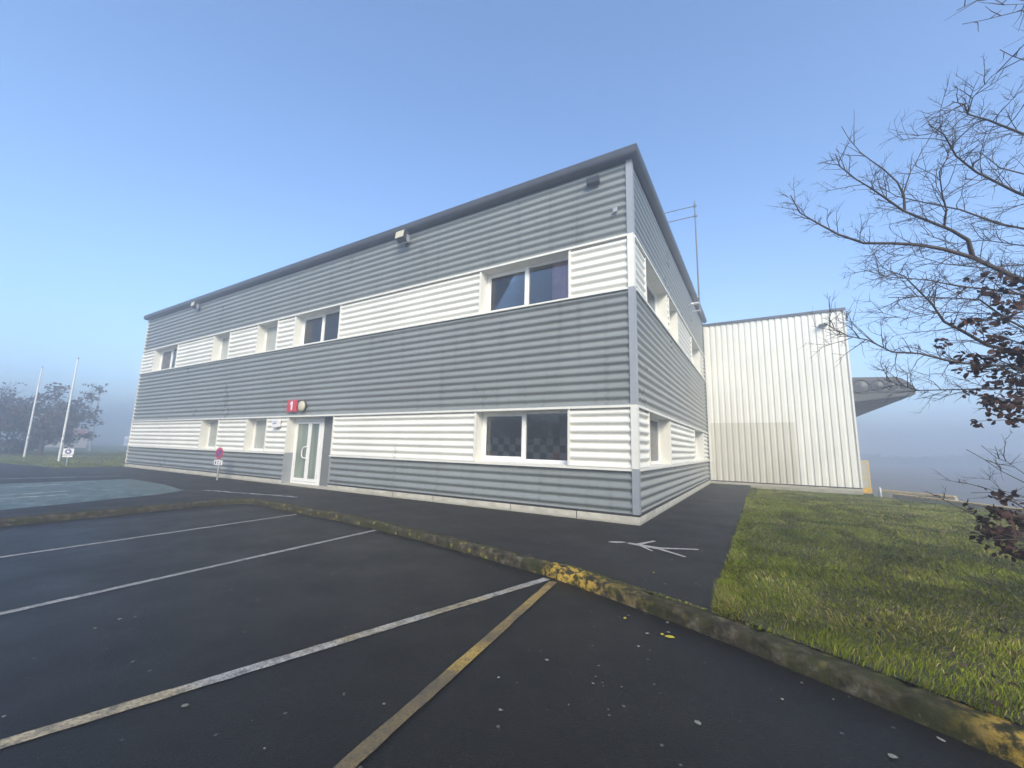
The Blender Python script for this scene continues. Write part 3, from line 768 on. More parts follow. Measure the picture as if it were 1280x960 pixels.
# ------------------------------------------------------------------ windows
RD = 0.36      # depth of the reveal
def window(side, a0, a1, z0, z1, kind, curtain=None):
    """side 'front' (along x, looking -y) or 'side' (along y, looking +x). Built as front and turned."""
    W = a1 - a0; H = z1 - z0
    def T(mb):
        if side == 'front':
            mb.v = [(a0 + x, y, z0 + z) for x, y, z in mb.v]
        else:
            mb.v = [(-y, a0 + x, z0 + z) for x, y, z in mb.v]
        return mb
    f = MB(); fw = 0.065
    y0, y1 = RD - 0.06, RD + 0.01
    e = 0.012
    f.box(e, e + fw, y0, y1, e, H - e); f.box(W - e - fw, W - e, y0, y1, e, H - e)
    f.box(e + fw, W - e - fw, y0, y1, e, e + fw + 0.02); f.box(e + fw, W - e - fw, y0, y1, H - e - fw, H - e)
    two = kind == 'wide'
    if two:
        mid = W * 0.49
        f.box(mid - 0.055, mid + 0.055, y0 - 0.012, y1, e + fw + 0.02, H - e - fw)
        # sliding sash inside the left half
        f.box(e + fw, e + fw + 0.045, y0 + 0.02, y1, e + fw + 0.02, H - e - fw)
        f.box(e + fw + 0.045, mid - 0.055, y0 + 0.02, y1, e + fw + 0.02, e + fw + 0.07)
        f.box(e + fw + 0.045, mid - 0.055, y0 + 0.02, y1, H - e - fw - 0.045, H - e - fw)
    win = T(f).build('window', M['pvc'], office, bevel=0.004)
    # lining of the opening
    r_ = MB()
    r_.box(0, 0.012, -0.008, RD + 0.02, 0, H); r_.box(W - 0.012, W, -0.008, RD + 0.02, 0, H)
    r_.box(0.012, W - 0.012, 0.0, RD + 0.02, H - 0.012, H - 0.001); r_.box(0.012, W - 0.012, 0.04, RD + 0.02, 0.0, 0.012)
    r_.box(-J, -0.001, -0.010, 0.05, 0.0, H - 0.002); r_.box(W + 0.001, W + J, -0.010, 0.05, 0.0, H - 0.002)
    T(r_).build('reveal', M['trim'], win)
    gl = 'frosted' if kind == 'narrow' else 'glass'
    if two:
        for p0, p1 in ((e + fw + 0.045, mid - 0.055), (mid + 0.055, W - e - fw)):
            g_ = MB(); g_.box(p0, p1, y1 - 0.03, y1 - 0.024, e + fw + 0.02, H - e - fw); T(g_).build('pane', M['glass'], win)
    else:
        g_ = MB(); g_.box(e + fw, W - e - fw, y1 - 0.03, y1 - 0.024, e + fw + 0.02, H - e - fw); T(g_).build('pane', M[gl], win)
    if curtain == 'blind':
        c = MB(); c.box(0.09, W - 0.09, RD + 0.06, RD + 0.065, 0.1, H - 0.05); T(c).build('blind', M['blind'], win)
    if curtain == 'purple':
        c = MB(); n = 44; x0, x1 = W * 0.755, W - 0.02
        vs = []
        for i in range(n + 1):
            x = x0 + (x1 - x0) * i / n; y = RD + 0.05 + 0.022 * math.sin(i * 0.9) + 0.01 * math.sin(i * 2.3)
            vs += [(x, y, 0.02), (x, y, H - 0.02)]
        c.add(vs, [(2 * i, 2 * i + 2, 2 * i + 3, 2 * i + 1) for i in range(n)], True); T(c).build('curtain', M['purple'], win)
        c = MB(); c.box(0.02, W - 0.02, RD + 0.07, RD + 0.15, H - 0.12, H - 0.02); T(c).build('curtain_rail', M['dark'], win)
    if curtain == 'check':
        s_ = 0.178; r2 = random.Random(3)
        for half in ((0.10, W * 0.49 - 0.09), (W * 0.49 + 0.06, W - 0.09)):
            c = MB()
            k = int((half[1] - half[0]) / s_)
            for i in range(k + 1):
                for j in range(3):
                    xa = half[0] + i * s_; xb = min(xa + s_, half[1])
                    if xb - xa < 0.03: continue
                    mi = ((i + j) % 2)
                    if mi == 0 and j == 0 and r2.random() < 0.35: mi = 2
                    c.add([(xa, RD + 0.04, 0.09 + j * s_), (xb, RD + 0.04, 0.09 + j * s_), (xb, RD + 0.04, 0.09 + (j + 1) * s_), (xa, RD + 0.04, 0.09 + (j + 1) * s_)], [(0, 1, 2, 3)], False, mi)
            T(c).build('checked_curtain', [M['check_a'], M['check_b'], M['check_c']], win)
    return win
M['check_a'] = simple('curtain_charcoal', (0.02, 0.018, 0.022), 0.8)
M['check_b'] = simple('curtain_mauve_grey', (0.32, 0.25, 0.24), 0.8)
M['check_c'] = simple('curtain_maroon', (0.34, 0.05, 0.06), 0.8)
for i, (a, b_) in enumerate(WF_U):
    window('front', a, b_, UB, UT, 'wide' if b_ - a > 2 else 'narrow', {0: 'blind', 4: 'purple'}.get(i))
for i, (a, b_) in enumerate(WF_L):
    if i == 2: continue
    window('front', a, b_, LB, LT, 'wide' if b_ - a > 2 else 'narrow', 'check' if i == 3 else None)
for i, (a, b_) in enumerate(WS_U):
    window('side', a, b_, UB, UT, 'wide' if b_ - a > 2 else 'narrow', 'blind')
for i, (a, b_) in enumerate(WS_L):
    window('side', a, b_, LB, LT, 'wide' if b_ - a > 2 else 'narrow', 'blind')

# ------------------------------------------------------------------ entrance door
DX0, DX1 = WF_L[2]
mb = MB()
mb.box(DX0 + 0.012, DX0 + 0.10, 0.30, 0.38, 0.05, LT - 0.012)
fx1 = -11.02
mb.box(fx1 - 0.10, fx1 + 0.03, 0.30, 0.38, 0.05, LT - 0.012)
mb.box(DX0 + 0.10, fx1 - 0.10, 0.30, 0.38, LT - 0.16, LT - 0.012)
mb.box(DX0 + 0.10, fx1 - 0.10, 0.30, 0.38, 0.05, 0.13)
door = mb.build('entrance_door', M['pvc'], office, bevel=0.004)
mid = -11.76
mb = MB()
lx0, lx1 = DX0 + 0.115, mid + 0.01
mb.box(lx0, lx0 + 0.075, 0.285, 0.35, 0.14, LT - 0.17); mb.box(lx1 - 0.10, lx1, 0.285, 0.35, 0.14, LT - 0.17)
mb.box(lx0 + 0.075, lx1 - 0.10, 0.285, 0.35, 0.14, 0.25); mb.box(lx0 + 0.075, lx1 - 0.10, 0.285, 0.35, LT - 0.24, LT - 0.17)
mb.box(lx1 + 0.008, lx1 + 0.07, 0.285, 0.35, 0.14, LT - 0.17); mb.box(fx1 - 0.20, fx1 - 0.108, 0.285, 0.35, 0.14, LT - 0.17)
mb.box(lx1 + 0.07, fx1 - 0.20, 0.285, 0.35, 0.14, 0.25); mb.box(lx1 + 0.07, fx1 - 0.20, 0.285, 0.35, LT - 0.24, LT - 0.17)
for z in (0.35, 1.3, 2.0): mb.cyl((fx1 - 0.105, 0.275, z), (0, 0, 1), 0.014, 0.014, 0.12, 10)
mb.build('door_leaf', M['pvc'], door, bevel=0.003)
for a, b_ in ((lx0 + 0.075, lx1 - 0.10), (lx1 + 0.07, fx1 - 0.20)):
    g_ = MB(); g_.box(a, b_, 0.315, 0.323, 0.25, LT - 0.24); g_.build('pane', M['doorglass'], door)
mb = MB(); hx = lx1 - 0.05
mb.tube([(hx, 0.285, 1.36), (hx, 0.22, 1.36), (hx - 0.10, 0.20, 1.345), (hx - 0.165, 0.20, 1.28), (hx - 0.18, 0.20, 1.16), (hx - 0.165, 0.20, 1.04), (hx - 0.10, 0.20, 0.975), (hx, 0.22, 0.96), (hx, 0.285, 0.96)], 0.019, 8)
mb.build('handle', M['signwhite'], door)
# grey infill panel at the right of the door, jambs and threshold
mb = MB(); mb.box(fx1 + 0.031, DX1 - 0.013, 0.33, 0.38, 0.03, LT - 0.012); mb.build('infill_panel', M['infill'], door)
mb = MB(); mb.box(DX0 - J, DX0 - 0.001, -0.012, 0.05, LB, LT - 0.002); mb.box(DX1 + 0.001, DX1 + J, -0.012, 0.05, LB, LT - 0.002)
mb.box(DX0, DX0 + 0.012, -0.01, 0.39, LB, LT); mb.box(DX1 - 0.012, DX1, -0.01, 0.39, LB, LT); mb.box(DX0 + 0.012, DX1 - 0.012, 0, 0.39, LT - 0.012, LT - 0.001)
mb.build('door_reveal', M['trim'], door)
mb = MB(); mb.box(DX0 - J, DX0 + 0.012, -0.014, 0.39, 0.0, LB - 0.001); mb.build('door_reveal', M['post'], door); mb = MB(); mb.box(DX1 - 0.012, DX1 + J, -0.014, 0.39, 0.0, LB - 0.001)
mb.build('door_reveal', M['post'], door)
mb = MB(); mb.box(DX0 + 0.013, DX1 - 0.013, -0.03, 0.37, -0.05, 0.05); mb.build('threshold', M['concrete'], door, bevel=0.006)
# pale stair and wall seen through the glass
mb = MB(); mb.box(-12.9, -12.72, 0.5, 3.4, 0.03, 3.2); mb.build('lobby_wall', M['blind'], door)

# ================================================================== THINGS ON THE WALLS
def floodlight(x, z, s, label):
    t = thing('floodlight', label, 'floodlight', (x, -0.03, z), 0, 'floodlights on the office front')
    b_ = MB(); b_.box(-0.05, 0.05, -0.02, 0.02, -0.22, -0.02); b_.tube([(0, -0.02, -0.12), (0, -0.14, -0.10)], 0.016, 8)
    b_.build('bracket', M['dark'], t)
    h = MB()
    pr = [(-0.10, -0.10), (-0.30, -0.06), (-0.27, 0.16), (-0.12, 0.16)]      # (y,z), lamp tilted down
    h.prism([(y * s, z_ * s) for y, z_ in pr], -0.17 * s, 0.17 * s, 'x')
    hd = h.build('housing', M['dark'], t, bevel=0.01)
    g_ = MB()
    g_.prism([(-0.302 * s, -0.055 * s), (-0.312 * s, -0.052 * s), (-0.283 * s, 0.150 * s), (-0.273 * s, 0.150 * s)], -0.15 * s, 0.15 * s, 'x')
    g_.build('lens', M['lens'], t, bevel=0.004)
    u = MB()
    for sx in (-1, 1): u.box(sx * 0.185 * s - 0.008, sx * 0.185 * s + 0.008, -0.20 * s, -0.10 * s, -0.14 * s, 0.05 * s)
    u.box(-0.19 * s, 0.19 * s, -0.16 * s, -0.12 * s, -0.155 * s, -0.14 * s); u.build('yoke', M['steel'], t)
    return t
floodlight(-7.13, 8.0, 1.15, 'square floodlight under the roof edge above the middle of the office front')
floodlight(-21.2, 8.03, 1.05, 'small square floodlight under the roof edge near the far end of the office')

t = thing('security_light', 'small black box light under the roof edge beside the building corner', 'wall light', (-0.885, -0.03, 7.86))
b_ = MB(); b_.prism([(0, 0), (-0.12, 0.01), (-0.14, 0.10), (-0.12, 0.17), (0, 0.17)], -0.15, 0.15, 'x'); b_.build('housing', M['dark'], t, bevel=0.008)
b_ = MB(); b_.box(-0.10, 0.10, -0.108, -0.102, 0.02, 0.05); b_.build('grille', M['canopydark'], t)

t = thing('wall_socket', 'small steel cable fitting on grey cladding near the upper corner', 'fitting', (-0.37, -0.03, 7.05))
b_ = MB(); b_.box(-0.05, 0.05, -0.05, 0, -0.05, 0.05); b_.tube([(0.03, -0.03, 0.0), (0.03, -0.06, -0.05), (-0.04, -0.06, -0.09), (-0.10, -0.04, -0.10)], 0.008, 6)
b_.build('fitting_box', M['steel'], t, bevel=0.004)

# number sign: red plate with a white 1
t = thing('number_sign', 'red square sign with a white number 1 above the entrance', 'sign', (-12.43, -0.035, 2.83))
b_ = MB(); b_.box(-0.29, 0.29, -0.05, 0.0, -0.215, 0.215); b_.build('plate', M['red'], t, bevel=0.006)
b_ = MB(); P1 = [(-0.03, -0.15), (0.06, -0.15), (0.06, 0.17), (0.005, 0.17), (-0.10, 0.10), (-0.10, 0.035), (-0.03, 0.07)]
b_.prism(P1, -0.058, -0.0495, 'y'); b_.build('numeral', M['signwhite'], t)
t = thing('bulkhead_lamp', 'round cream bulkhead lamp beside the red number sign', 'wall lamp', (-11.80, -0.035, 2.80))
b_ = MB(); b_.cyl((0, 0, 0), (0, -1, 0), 0.21, 0.20, 0.05, 28); b_.build('rim', M['dark'], t)
b_ = MB()
for i in range(5):
    r0 = 0.19 * math.cos(i * 0.3); r1 = 0.19 * math.cos((i + 1) * 0.3)
    b_.cyl((0, -0.05 - 0.085 * math.sin(i * 0.3), 0), (0, -1, 0), r0, r1, 0.085 * (math.sin((i + 1) * 0.3) - math.sin(i * 0.3)), 28)
b_.build('diffuser', M['lens'], t)
t = thing('alarm_box', 'small white alarm box on white cladding left of the entrance', 'alarm box', (-13.30, -0.03, 2.08))
b_ = MB(); b_.prism([(-0.2, 0), (-0.16, -0.03), (0.16, -0.03), (0.2, 0), (0.2, 0.24), (0.16, 0.28), (-0.16, 0.28), (-0.2, 0.24)], -0.11, 0.0, 'y'); b_.build('case', M['signwhite'], t, bevel=0.01)
b_ = MB(); b_.box(-0.12, 0.12, -0.115, -0.109, 0.09, 0.14); b_.box(-0.12, 0.12, -0.115, -0.109, 0.17, 0.19); b_.build('badge', M['steel'], t)

t = thing('wall_light', 'slim white light fitting high on the side wall below the mast', 'wall light', (0.03, 8.9, 7.50))
b_ = MB(); b_.box(0, 0.05, -0.06, 0.06, -0.05, 0.05); b_.tube([(0.04, 0, 0), (0.16, 0, 0.03)], 0.015, 8); b_.build('bracket', M['steel'], t)
b_ = MB(); b_.prism([(0.08, 0.02), (0.40, 0.045), (0.40, 0.07), (0.10, 0.08)], -0.09, 0.09, 'y'); b_.build('head', M['signwhite'], t, bevel=0.01)

# mast clamped to the side wall, with two arms back over the roof
t = thing('antenna_mast', 'thin steel mast fixed to the side wall with two long horizontal arms over the roof', 'mast', (0.28, 10.4, 7.6))
b_ = MB(); b_.tube([(0, 0, 0), (0, 0, 5.4)], [0.038, 0.028], 10); b_.build('pole', M['darksteel'], t)
for z, L_ in ((4.65, 3.3), (5.15, 3.4)):
    b_ = MB(); b_.tube([(0.1, 0.02, z), (-L_ + 0.6, -0.25, z - 0.10), (-L_, -0.3, z - 0.12)], [0.022, 0.020, 0.016], 8); b_.box(-0.06, 0.06, -0.06, 0.06, z - 0.05, z + 0.05); b_.build('arm', M['darksteel'], t)
for z in (0.12, 0.75):
    b_ = MB(); b_.box(-0.30, 0.05, -0.035, 0.035, z - 0.03, z + 0.03); b_.build('clamp', M['steel'], t)

# ================================================================== WAREHOUSE HALL
hall = thing('warehouse_hall', 'tall white warehouse hall with vertical ribbed cladding behind the office', 'building', (0, 0, 0))
HX0, HX1, HB, HT = 0.0, 5.87, 0.14, 8.05
HXL = -20.0
HP = 0.262
def vclad(mb, x0, x1, z0, z1, fwd=0.0):
    pr = [(0.0, 0.0), (0.04, 0.0), (0.075, 0.042), (0.215, 0.042), (0.25, 0.0)]
    pts = []
    k = 0
    xs = []
    while True:
        done = False
        for u, o in pr:
            x = HX0 + 0.01 + k * HP + u
            if x > x1: done = True; break
            if x >= x0: xs.append((x, o))
        if done: break
        k += 1
    if xs[0][0] > x0 + 1e-4: xs.insert(0, (x0, xs[0][1]))
    if xs[-1][0] < x1 - 1e-4: xs.append((x1, xs[-1][1]))
    zs = [z0 + (z1 - z0) * i / 6 for i in range(7)]
    vs = [(x, YH - 0.012 - o - fwd, z) for z in zs for x, o in xs]
    n = len(xs)
    mb.add(vs, [(j * n + i, j * n + i + 1, (j + 1) * n + i + 1, (j + 1) * n + i) for j in range(6) for i in range(n - 1)], False)
mb = MB(); mb.box(HXL, HX1, YH, YH + 0.2, HB - 0.02, HT); mb.box(HX1 - 0.2, HX1, YH + 0.2, 62, HB - 0.02, HT); mb.box(HXL, HX1 - 0.2, YH + 0.2, 62, HT - 0.2, HT)
mb.box(HXL, HXL + 0.2, YH + 0.2, 62, 0, HT - 0.2); mb.box(HXL + 0.2, HX1 - 0.2, 61.8, 62, 0, HT - 0.2)
mb.build('wall', M['hall'], hall)
PX, PZ = 3.68, 2.98
mb = MB(); vclad(mb, HX0 + 0.02, HX1, PZ, HT); vclad(mb, PX, HX1, HB, PZ); mb.build('ribbed_cladding', M['hall'], hall)
mb = MB(); vclad(mb, HX0 + 0.02, PX, HB, PZ)
o = mb.build('ribbed_cladding', M['tan'], hall); o['label'] = 'beige repainted patch of ribbed cladding'
mb = MB(); mb.box(HX1 - 0.035, HX1 + 0.03, YH - 0.075, YH + 0.08, HB, HT); mb.build('corner_trim', M['trim'], hall)
mb = MB(); mb.box(0.032, 0.13, YH - 0.075, YH - 0.005, HB, HT); mb.build('corner_trim', M['trim'], hall)
mb = MB(); mb.box(HXL, HX1 + 0.06, YH - 0.11, YH + 0.25, HT - 0.005, HT + 0.12); mb.box(HX1 - 0.2, HX1 + 0.06, YH + 0.25, 62, HT - 0.005, HT + 0.12); mb.build('roof_coping', M['coping'], hall, bevel=0.01)
mb = MB(); mb.box(0.04, HX1 + 0.02, YH - 0.055, YH + 0.2, -0.5, HB - 0.02); mb.box(HX1 - 0.2, HX1 + 0.02, YH + 0.2, 62, -0.5, HB - 0.02); mb.build('plinth', M['concrete'], hall)
mb = MB(); mb.box(0.04, HX1 + 0.02, YH - 0.075, YH - 0.02, HB - 0.022, HB + 0.02); mb.build('drip_flashing', M['dark'], hall)
# rain spout hooked at the eave
mb = MB()
mb.tube([(HX1 + 0.03, YH + 0.02, HT - 0.42), (HX1 + 0.07, YH + 0.02, HT - 0.36), (HX1 + 0.10, YH + 0.02, HT - 0.26), (HX1 + 0.15, YH + 0.02, HT - 0.17), (HX1 + 0.26, YH + 0.02, HT - 0.08)], [0.05, 0.055, 0.05, 0.035, 0.02], 8)
mb.build('rain_spout', M['coping'], hall)

t = thing('wall_light', 'small grey wedge light near the top of the white hall wall', 'wall light', (5.05, YH - 0.055, 7.42))
b_ = MB(); b_.box(-0.10, 0.10, -0.04, 0, -0.05, 0.03); b_.build('bracket', M['steel'], t)
b_ = MB(); b_.prism([(0, 0.06), (-0.28, 0.03), (-0.30, -0.02), (-0.05, -0.03), (0, -0.02)], -0.15, 0.15, 'x'); b_.build('housing', M['canopydark'], t, bevel=0.012)

# loading canopy: long rounded overhang along the hall's right side
can = thing('loading_canopy', 'grey rounded loading canopy jutting from the right side of the hall', 'canopy', (HX1, YH + 0.3, 3.9))
y0 = 0.0
prof = [(0.02, 0.0), (2.12, 0.23), (2.15, 0.42), (2.08, 0.60), (1.97, 0.76), (1.80, 0.90), (1.58, 1.02), (0.02, 1.10)]
b_ = MB(); n = len(prof)
L_ = 46.0
vs = [(x, 0.0, z) for x, z in prof] + [(x, L_, z) for x, z in prof]
b_.add(vs, [tuple(range(n))]); b_.add(vs, [tuple(range(2 * n - 1, n - 1, -1))])
b_.add(vs, [(i, i + n, (i + 1) % n + n, (i + 1) % n) for i in range(n)], False)
b_.build('shell', M['canopy'], can)
b_ = MB()
k = 0
yy = 0.5
while yy < L_ - 0.5:
    b_.add([(0.03, yy, -0.012), (2.10, yy, 0.214), (2.10, yy + 0.04, 0.214), (0.03, yy + 0.04, -0.012), (0.03, yy, 0.01), (2.10, yy, 0.235), (2.10, yy + 0.04, 0.235), (0.03, yy + 0.04, 0.01)],
           [(0, 1, 2, 3), (0, 4, 5, 1), (3, 2, 6, 7), (1, 5, 6, 2)])
    yy += 0.45 if k % 4 else 0.30
    k += 1
b_.build('soffit_rib', M['canopydark'], can)
b_ = MB(); b_.box(0.03, 2.13, -0.03, 0.0, 0.36, 0.40); b_.build('ledge', M['canopydark'], can)
for cx, cz, r_ in ((0.38, 0.66, 0.30), (0.95, 0.68, 0.235), (1.42, 0.66, 0.18), (1.83, 0.62, 0.12)):
    b_ = MB()
    ns = 24; rings = [(1.0, -0.004), (0.93, -0.035), (0.86, -0.030), (0.55, 0.05), (0.0, 0.09)]
    vs = []
    for q, d in rings:
        for a in range(ns): vs.append((cx + r_ * q * math.cos(2 * math.pi * a / ns), -0.012 + d * -0.6, cz + r_ * q * math.sin(2 * math.pi * a / ns)))
    b_.add(vs, [(i * ns + a, i * ns + (a + 1) % ns, (i + 1) * ns + (a + 1) % ns, (i + 1) * ns + a) for i in range(len(rings) - 1) for a in range(ns)], True)
    b_.build('round_boss', M['canopy'], can)
    b_ = MB(); b_.tube([(cx + r_ * math.cos(2 * math.pi * a / 24), -0.02, cz + r_ * math.sin(2 * math.pi * a / 24)) for a in range(25)], 0.028, 6, cap=False)
    b_.build('boss_rim', M['canopydark'], can)

# ================================================================== LOADING DOCK CORNER
t = thing('safety_gate', 'narrow gate in a faded yellow frame at the corner of the hall', 'gate', (5.93, YH + 0.9, -0.3))
b_ = MB(); b_.box(0, 0.04, 0, 0.04, 0, 1.62); b_.box(0.36, 0.40, 0, 0.04, 0, 1.62); b_.box(0.04, 0.36, 0, 0.04, 1.58, 1.62); b_.box(0.04, 0.36, 0, 0.04, 0.86, 0.90); b_.build('frame', M['paleyellow'], t)
b_ = MB(); b_.box(0.04, 0.36, 0.015, 0.025, 0.25, 0.86); b_.box(0.04, 0.36, 0.015, 0.025, 0.90, 1.58); b_.build('infill', M['gateinfill'], t)
t = thing('dock_buffer', 'bright yellow block at the foot of the faded gate', 'buffer', (6.02, YH + 0.15, -0.05))
b_ = MB(); b_.prism([(-0.15, 0), (0.17, 0), (0.19, 0.16), (0.14, 0.22), (-0.15, 0.22)], -0.14, 0.14, 'y'); b_.build('block', M['yellow'], t, bevel=0.015)
b_ = MB(); b_.box(-0.17, 0.20, -0.16, 0.16, -0.25, 0.0); b_.build('foot', M['dark'], t)
t = thing('steel_bollard', 'short grey steel bollard beside the yellow block', 'bollard', (6.34, 13.75, -0.2))
b_ = MB(); b_.tube([(0, 0, 0), (0.0, 0, 0.40), (-0.02, 0, 0.46)], [0.06, 0.06, 0.035], 12); b_.build('post', M['steel'], t)
b_ = MB(); b_.cyl((0, 0, 0.0), (0, 0, 1), 0.10, 0.10, 0.02, 14); b_.build('base_plate', M['steel'], t)
def dock_beam(name, p, q, h, w, label):
    p = Vector(p); q = Vector(q); d = q - p; L = d.length
    t = thing(name, label, 'dock edge', (p.x, p.y, -0.3), math.atan2(d.y, d.x), 'low dock edges beyond the lawn')
    b_ = MB(); b_.box(0, L, -w / 2, w / 2, 0, 0.3 + h - 0.05); b_.build('beam', M['concrete'], t)
    b_ = MB(); x = 0
    while x < L:
        x2 = min(L, x + 1.0); 
        b_.box(x, x2 - 0.03, -w / 2 - 0.01, w / 2, 0.3 + h - 0.048, 0.3 + h); x = x2
    b_.build('edge_strip', M['paleyellow'], t)
dock_beam('dock_edge', (6.5, 14.9), (8.5, 13.55), 0.10, 0.25, 'longer concrete dock edge with yellow strip, the one farther from the lawn')
dock_beam('dock_edge', (6.75, 13.55), (9.0, 9.75), 0.06, 0.18, 'low concrete dock edge with yellow strip running along the lawn border')

# ================================================================== STREET THINGS, LEFT
t = thing('no_parking_sign', 'small no parking sign on a grey post in front of the office wall', 'sign', (-15.93, -0.64, 0), R(8))
b_ = MB(); b_.tube([(0, 0, 0), (0, 0, 1.18)], 0.034, 10); b_.build('post', M['steel'], t)
b_ = MB(); b_.cyl((0, -0.03, 1.02), (0, -1, 0), 0.225, 0.225, 0.012, 32); b_.build('disc', M['redring'], t)
b_ = MB(); b_.cyl((0, -0.043, 1.02), (0, -1, 0), 0.145, 0.145, 0.004, 32); b_.build('disc_centre', M['blue'], t)
b_ = MB()
ca, sa = math.cos(R(-45)), math.sin(R(-45))
b_.prism([(x * ca - z * sa, 1.02 + x * sa + z * ca) for x, z in ((-0.145, -0.022), (0.145, -0.022), (0.145, 0.022), (-0.145, 0.022))], -0.053, -0.0475, 'y'); b_.build('slash', M['redring'], t)
b_ = MB(); b_.box(-0.24, 0.24, -0.045, -0.033, 0.57, 0.76); b_.build('plate', M['signwhite'], t)
for q in ((-0.17, -0.11, 0.60, 0.73), (-0.03, 0.03, 0.60, 0.64), (-0.03, 0.03, 0.67, 0.73), (0.10, 0.17, 0.60, 0.63), (0.13, 0.155, 0.64, 0.73)):
    b_ = MB(); b_.box(q[0], q[1], -0.05, -0.0455, q[2], q[3]); b_.build('plate_symbol', M['dark'], t)

t = thing('parking_sign', 'small square sign with a dark ring on the verge beside the nearer flagpole', 'sign', (-28.8, -1.95, 0), R(60))
b_ = MB(); b_.tube([(0, 0, -0.1), (0, 0, 0.55)], 0.03, 8); b_.build('post', M['steel'], t)
b_ = MB(); b_.box(-0.21, 0.21, -0.05, -0.03, 0.60, 0.92); b_.box(-0.19, 0.19, -0.05, -0.03, 0.48, 0.57); b_.box(-0.03, 0.03, -0.03, 0.02, 0.45, 0.9); b_.build('panel', M['signwhite'], t)
b_ = MB(); b_.cyl((0, -0.05, 0.76), (0, -1, 0), 0.12, 0.12, 0.006, 24); b_.build('ring', M['blue'], t)
b_ = MB(); b_.cyl((0, -0.056, 0.76), (0, -1, 0), 0.06, 0.06, 0.006, 24); b_.build('ring_centre', M['signwhite'], t)

def flagpole(x, y, h, label):
    t = thing('flagpole', label, 'flagpole', (x, y, 0), 0, 'white flagpoles on the verge')
    b_ = MB(); b_.tube([(0, 0, 0), (0, 0, h * 0.35), (0, 0, h * 0.7), (0, 0, h)], [0.062, 0.056, 0.046, 0.036], 12); b_.build('pole', M['flagpole'], t)
    b_ = MB(); b_.cyl((0, 0, h), (0, 0, 1), 0.06, 0.03, 0.08, 10); b_.tube([(0, 0, h - 0.05), (0.16, 0, h + 0.03)], 0.02, 6); b_.build('finial', M['steel'], t)
    b_ = MB(); b_.box(0.05, 0.10, -0.03, 0.03, 1.2, 1.32); b_.build('cleat', M['steel'], t); b_ = MB(); b_.cyl((0, 0, 1.55), (0, 0, 1), 0.070, 0.070, 0.05, 12); b_.build('collar', M['steel'], t)
flagpole(-35.0, -0.93, 6.5, 'white flagpole nearer the office, with no flag')
flagpole(-42.6, -1.05, 6.5, 'white flagpole farther from the office, in front of the hazy trees')

# distant floodlight mast, van, house in the fog
t = thing('floodlight_mast', 'tall thin lighting mast fading into the fog behind the flagpoles', 'lamp mast', (-62, 7.05, -0.2))
b_ = MB(); b_.tube([(0, 0, 0), (0, 0, 7.1)], [0.11, 0.07], 8); b_.build('pole', M['steel'], t)
b_ = MB(); b_.box(-0.5, 0.5, -0.08, 0.08, 7.05, 7.15); b_.build('crossbar', M['steel'], t)
for sx in (-0.45, 0.0, 0.45):
    b_ = MB(); b_.prism([(-0.30, 6.95), (0.05, 7.05), (0.05, 7.45), (-0.22, 7.40)], sx - 0.2, sx + 0.2, 'x'); b_.build('lamp_head', M['canopydark'], t)
t = thing('far_house', 'low pale building with a pinkish roof, faint in the fog', 'house', (-84, 9.6, -0.3), R(80))
b_ = MB(); b_.box(-2.4, 2.4, 0, 6, 0, 2.2); b_.build('wall', M['brick'], t)
b_ = MB(); b_.prism([(-2.7, 2.2), (2.7, 2.2), (2.0, 3.0), (-2.0, 3.0)], -0.3, 6.3, 'y'); b_.build('roof', M['tile'], t)
b_ = MB(); b_.box(-1.5, -0.6, -0.03, 0.0, 0.9, 1.8); b_.box(0.6, 1.5, -0.03, 0, 0.9, 1.8); b_.build('window', M['canopydark'], t)
t = thing('information_board', 'small pale blue board on two posts, faint in the fog beyond the verge', 'sign', (-60, 9.6, -0.3), R(75))
for sx in (-0.28, 0.28):
    b_ = MB(); b_.tube([(sx, 0, 0), (sx, 0, 2.1)], 0.04, 8); b_.build('post', M['steel'], t)
b_ = MB(); b_.box(-0.34, 0.34, -0.06, -0.03, 1.0, 2.1); b_.build('panel', M['paleblue'], t)
b_ = MB(); b_.box(-0.28, 0.28, -0.07, -0.061, 1.82, 1.98); b_.build('header', M['signwhite'], t)
b_ = MB(); b_.box(-0.28, 0.28, -0.07, -0.061, 1.1, 1.22); b_.build('footer', M['signwhite'], t)

# ================================================================== TREES
def twig_mesh(mb, rng, p, d, L, r, depth, n=3, spread=0.7, kids=5, up=0.15, out=None):
    k = 4
    pts = [p]; dd = d.copy()
    for i in range(k):
        dd = (dd + Vector((rng.gauss(0, 0.14), rng.gauss(0, 0.14), rng.gauss(0.02, 0.12)))).normalized()
        pts.append(pts[-1] + dd * (L / k))
    mb.tube(pts, [r * (1 - 0.7 * i / k) for i in range(k + 1)], n, cap=False)
    if out is not None: out.append((pts[-1], dd, depth))
    if depth <= 0: return
    for i in range(kids):
        t_ = rng.uniform(0.15, 0.97); j = min(k - 1, int(t_ * k)); q = pts[j].lerp(pts[j + 1], t_ * k - j)
        base = (pts[j + 1] - pts[j]).normalized()
        side = Vector((rng.gauss(0, 1), rng.gauss(0, 1), rng.gauss(0, 0.8) + up)); side = (side - base * side.dot(base)).normalized()
        nd_ = (base * (1 - spread * 0.4) + side * spread * rng.uniform(0.7, 1.2)).normalized()
        twig_mesh(mb, rng, q, nd_, L * rng.uniform(0.3, 0.62), r * 0.55, depth - 1, n, spread, kids, up, out)

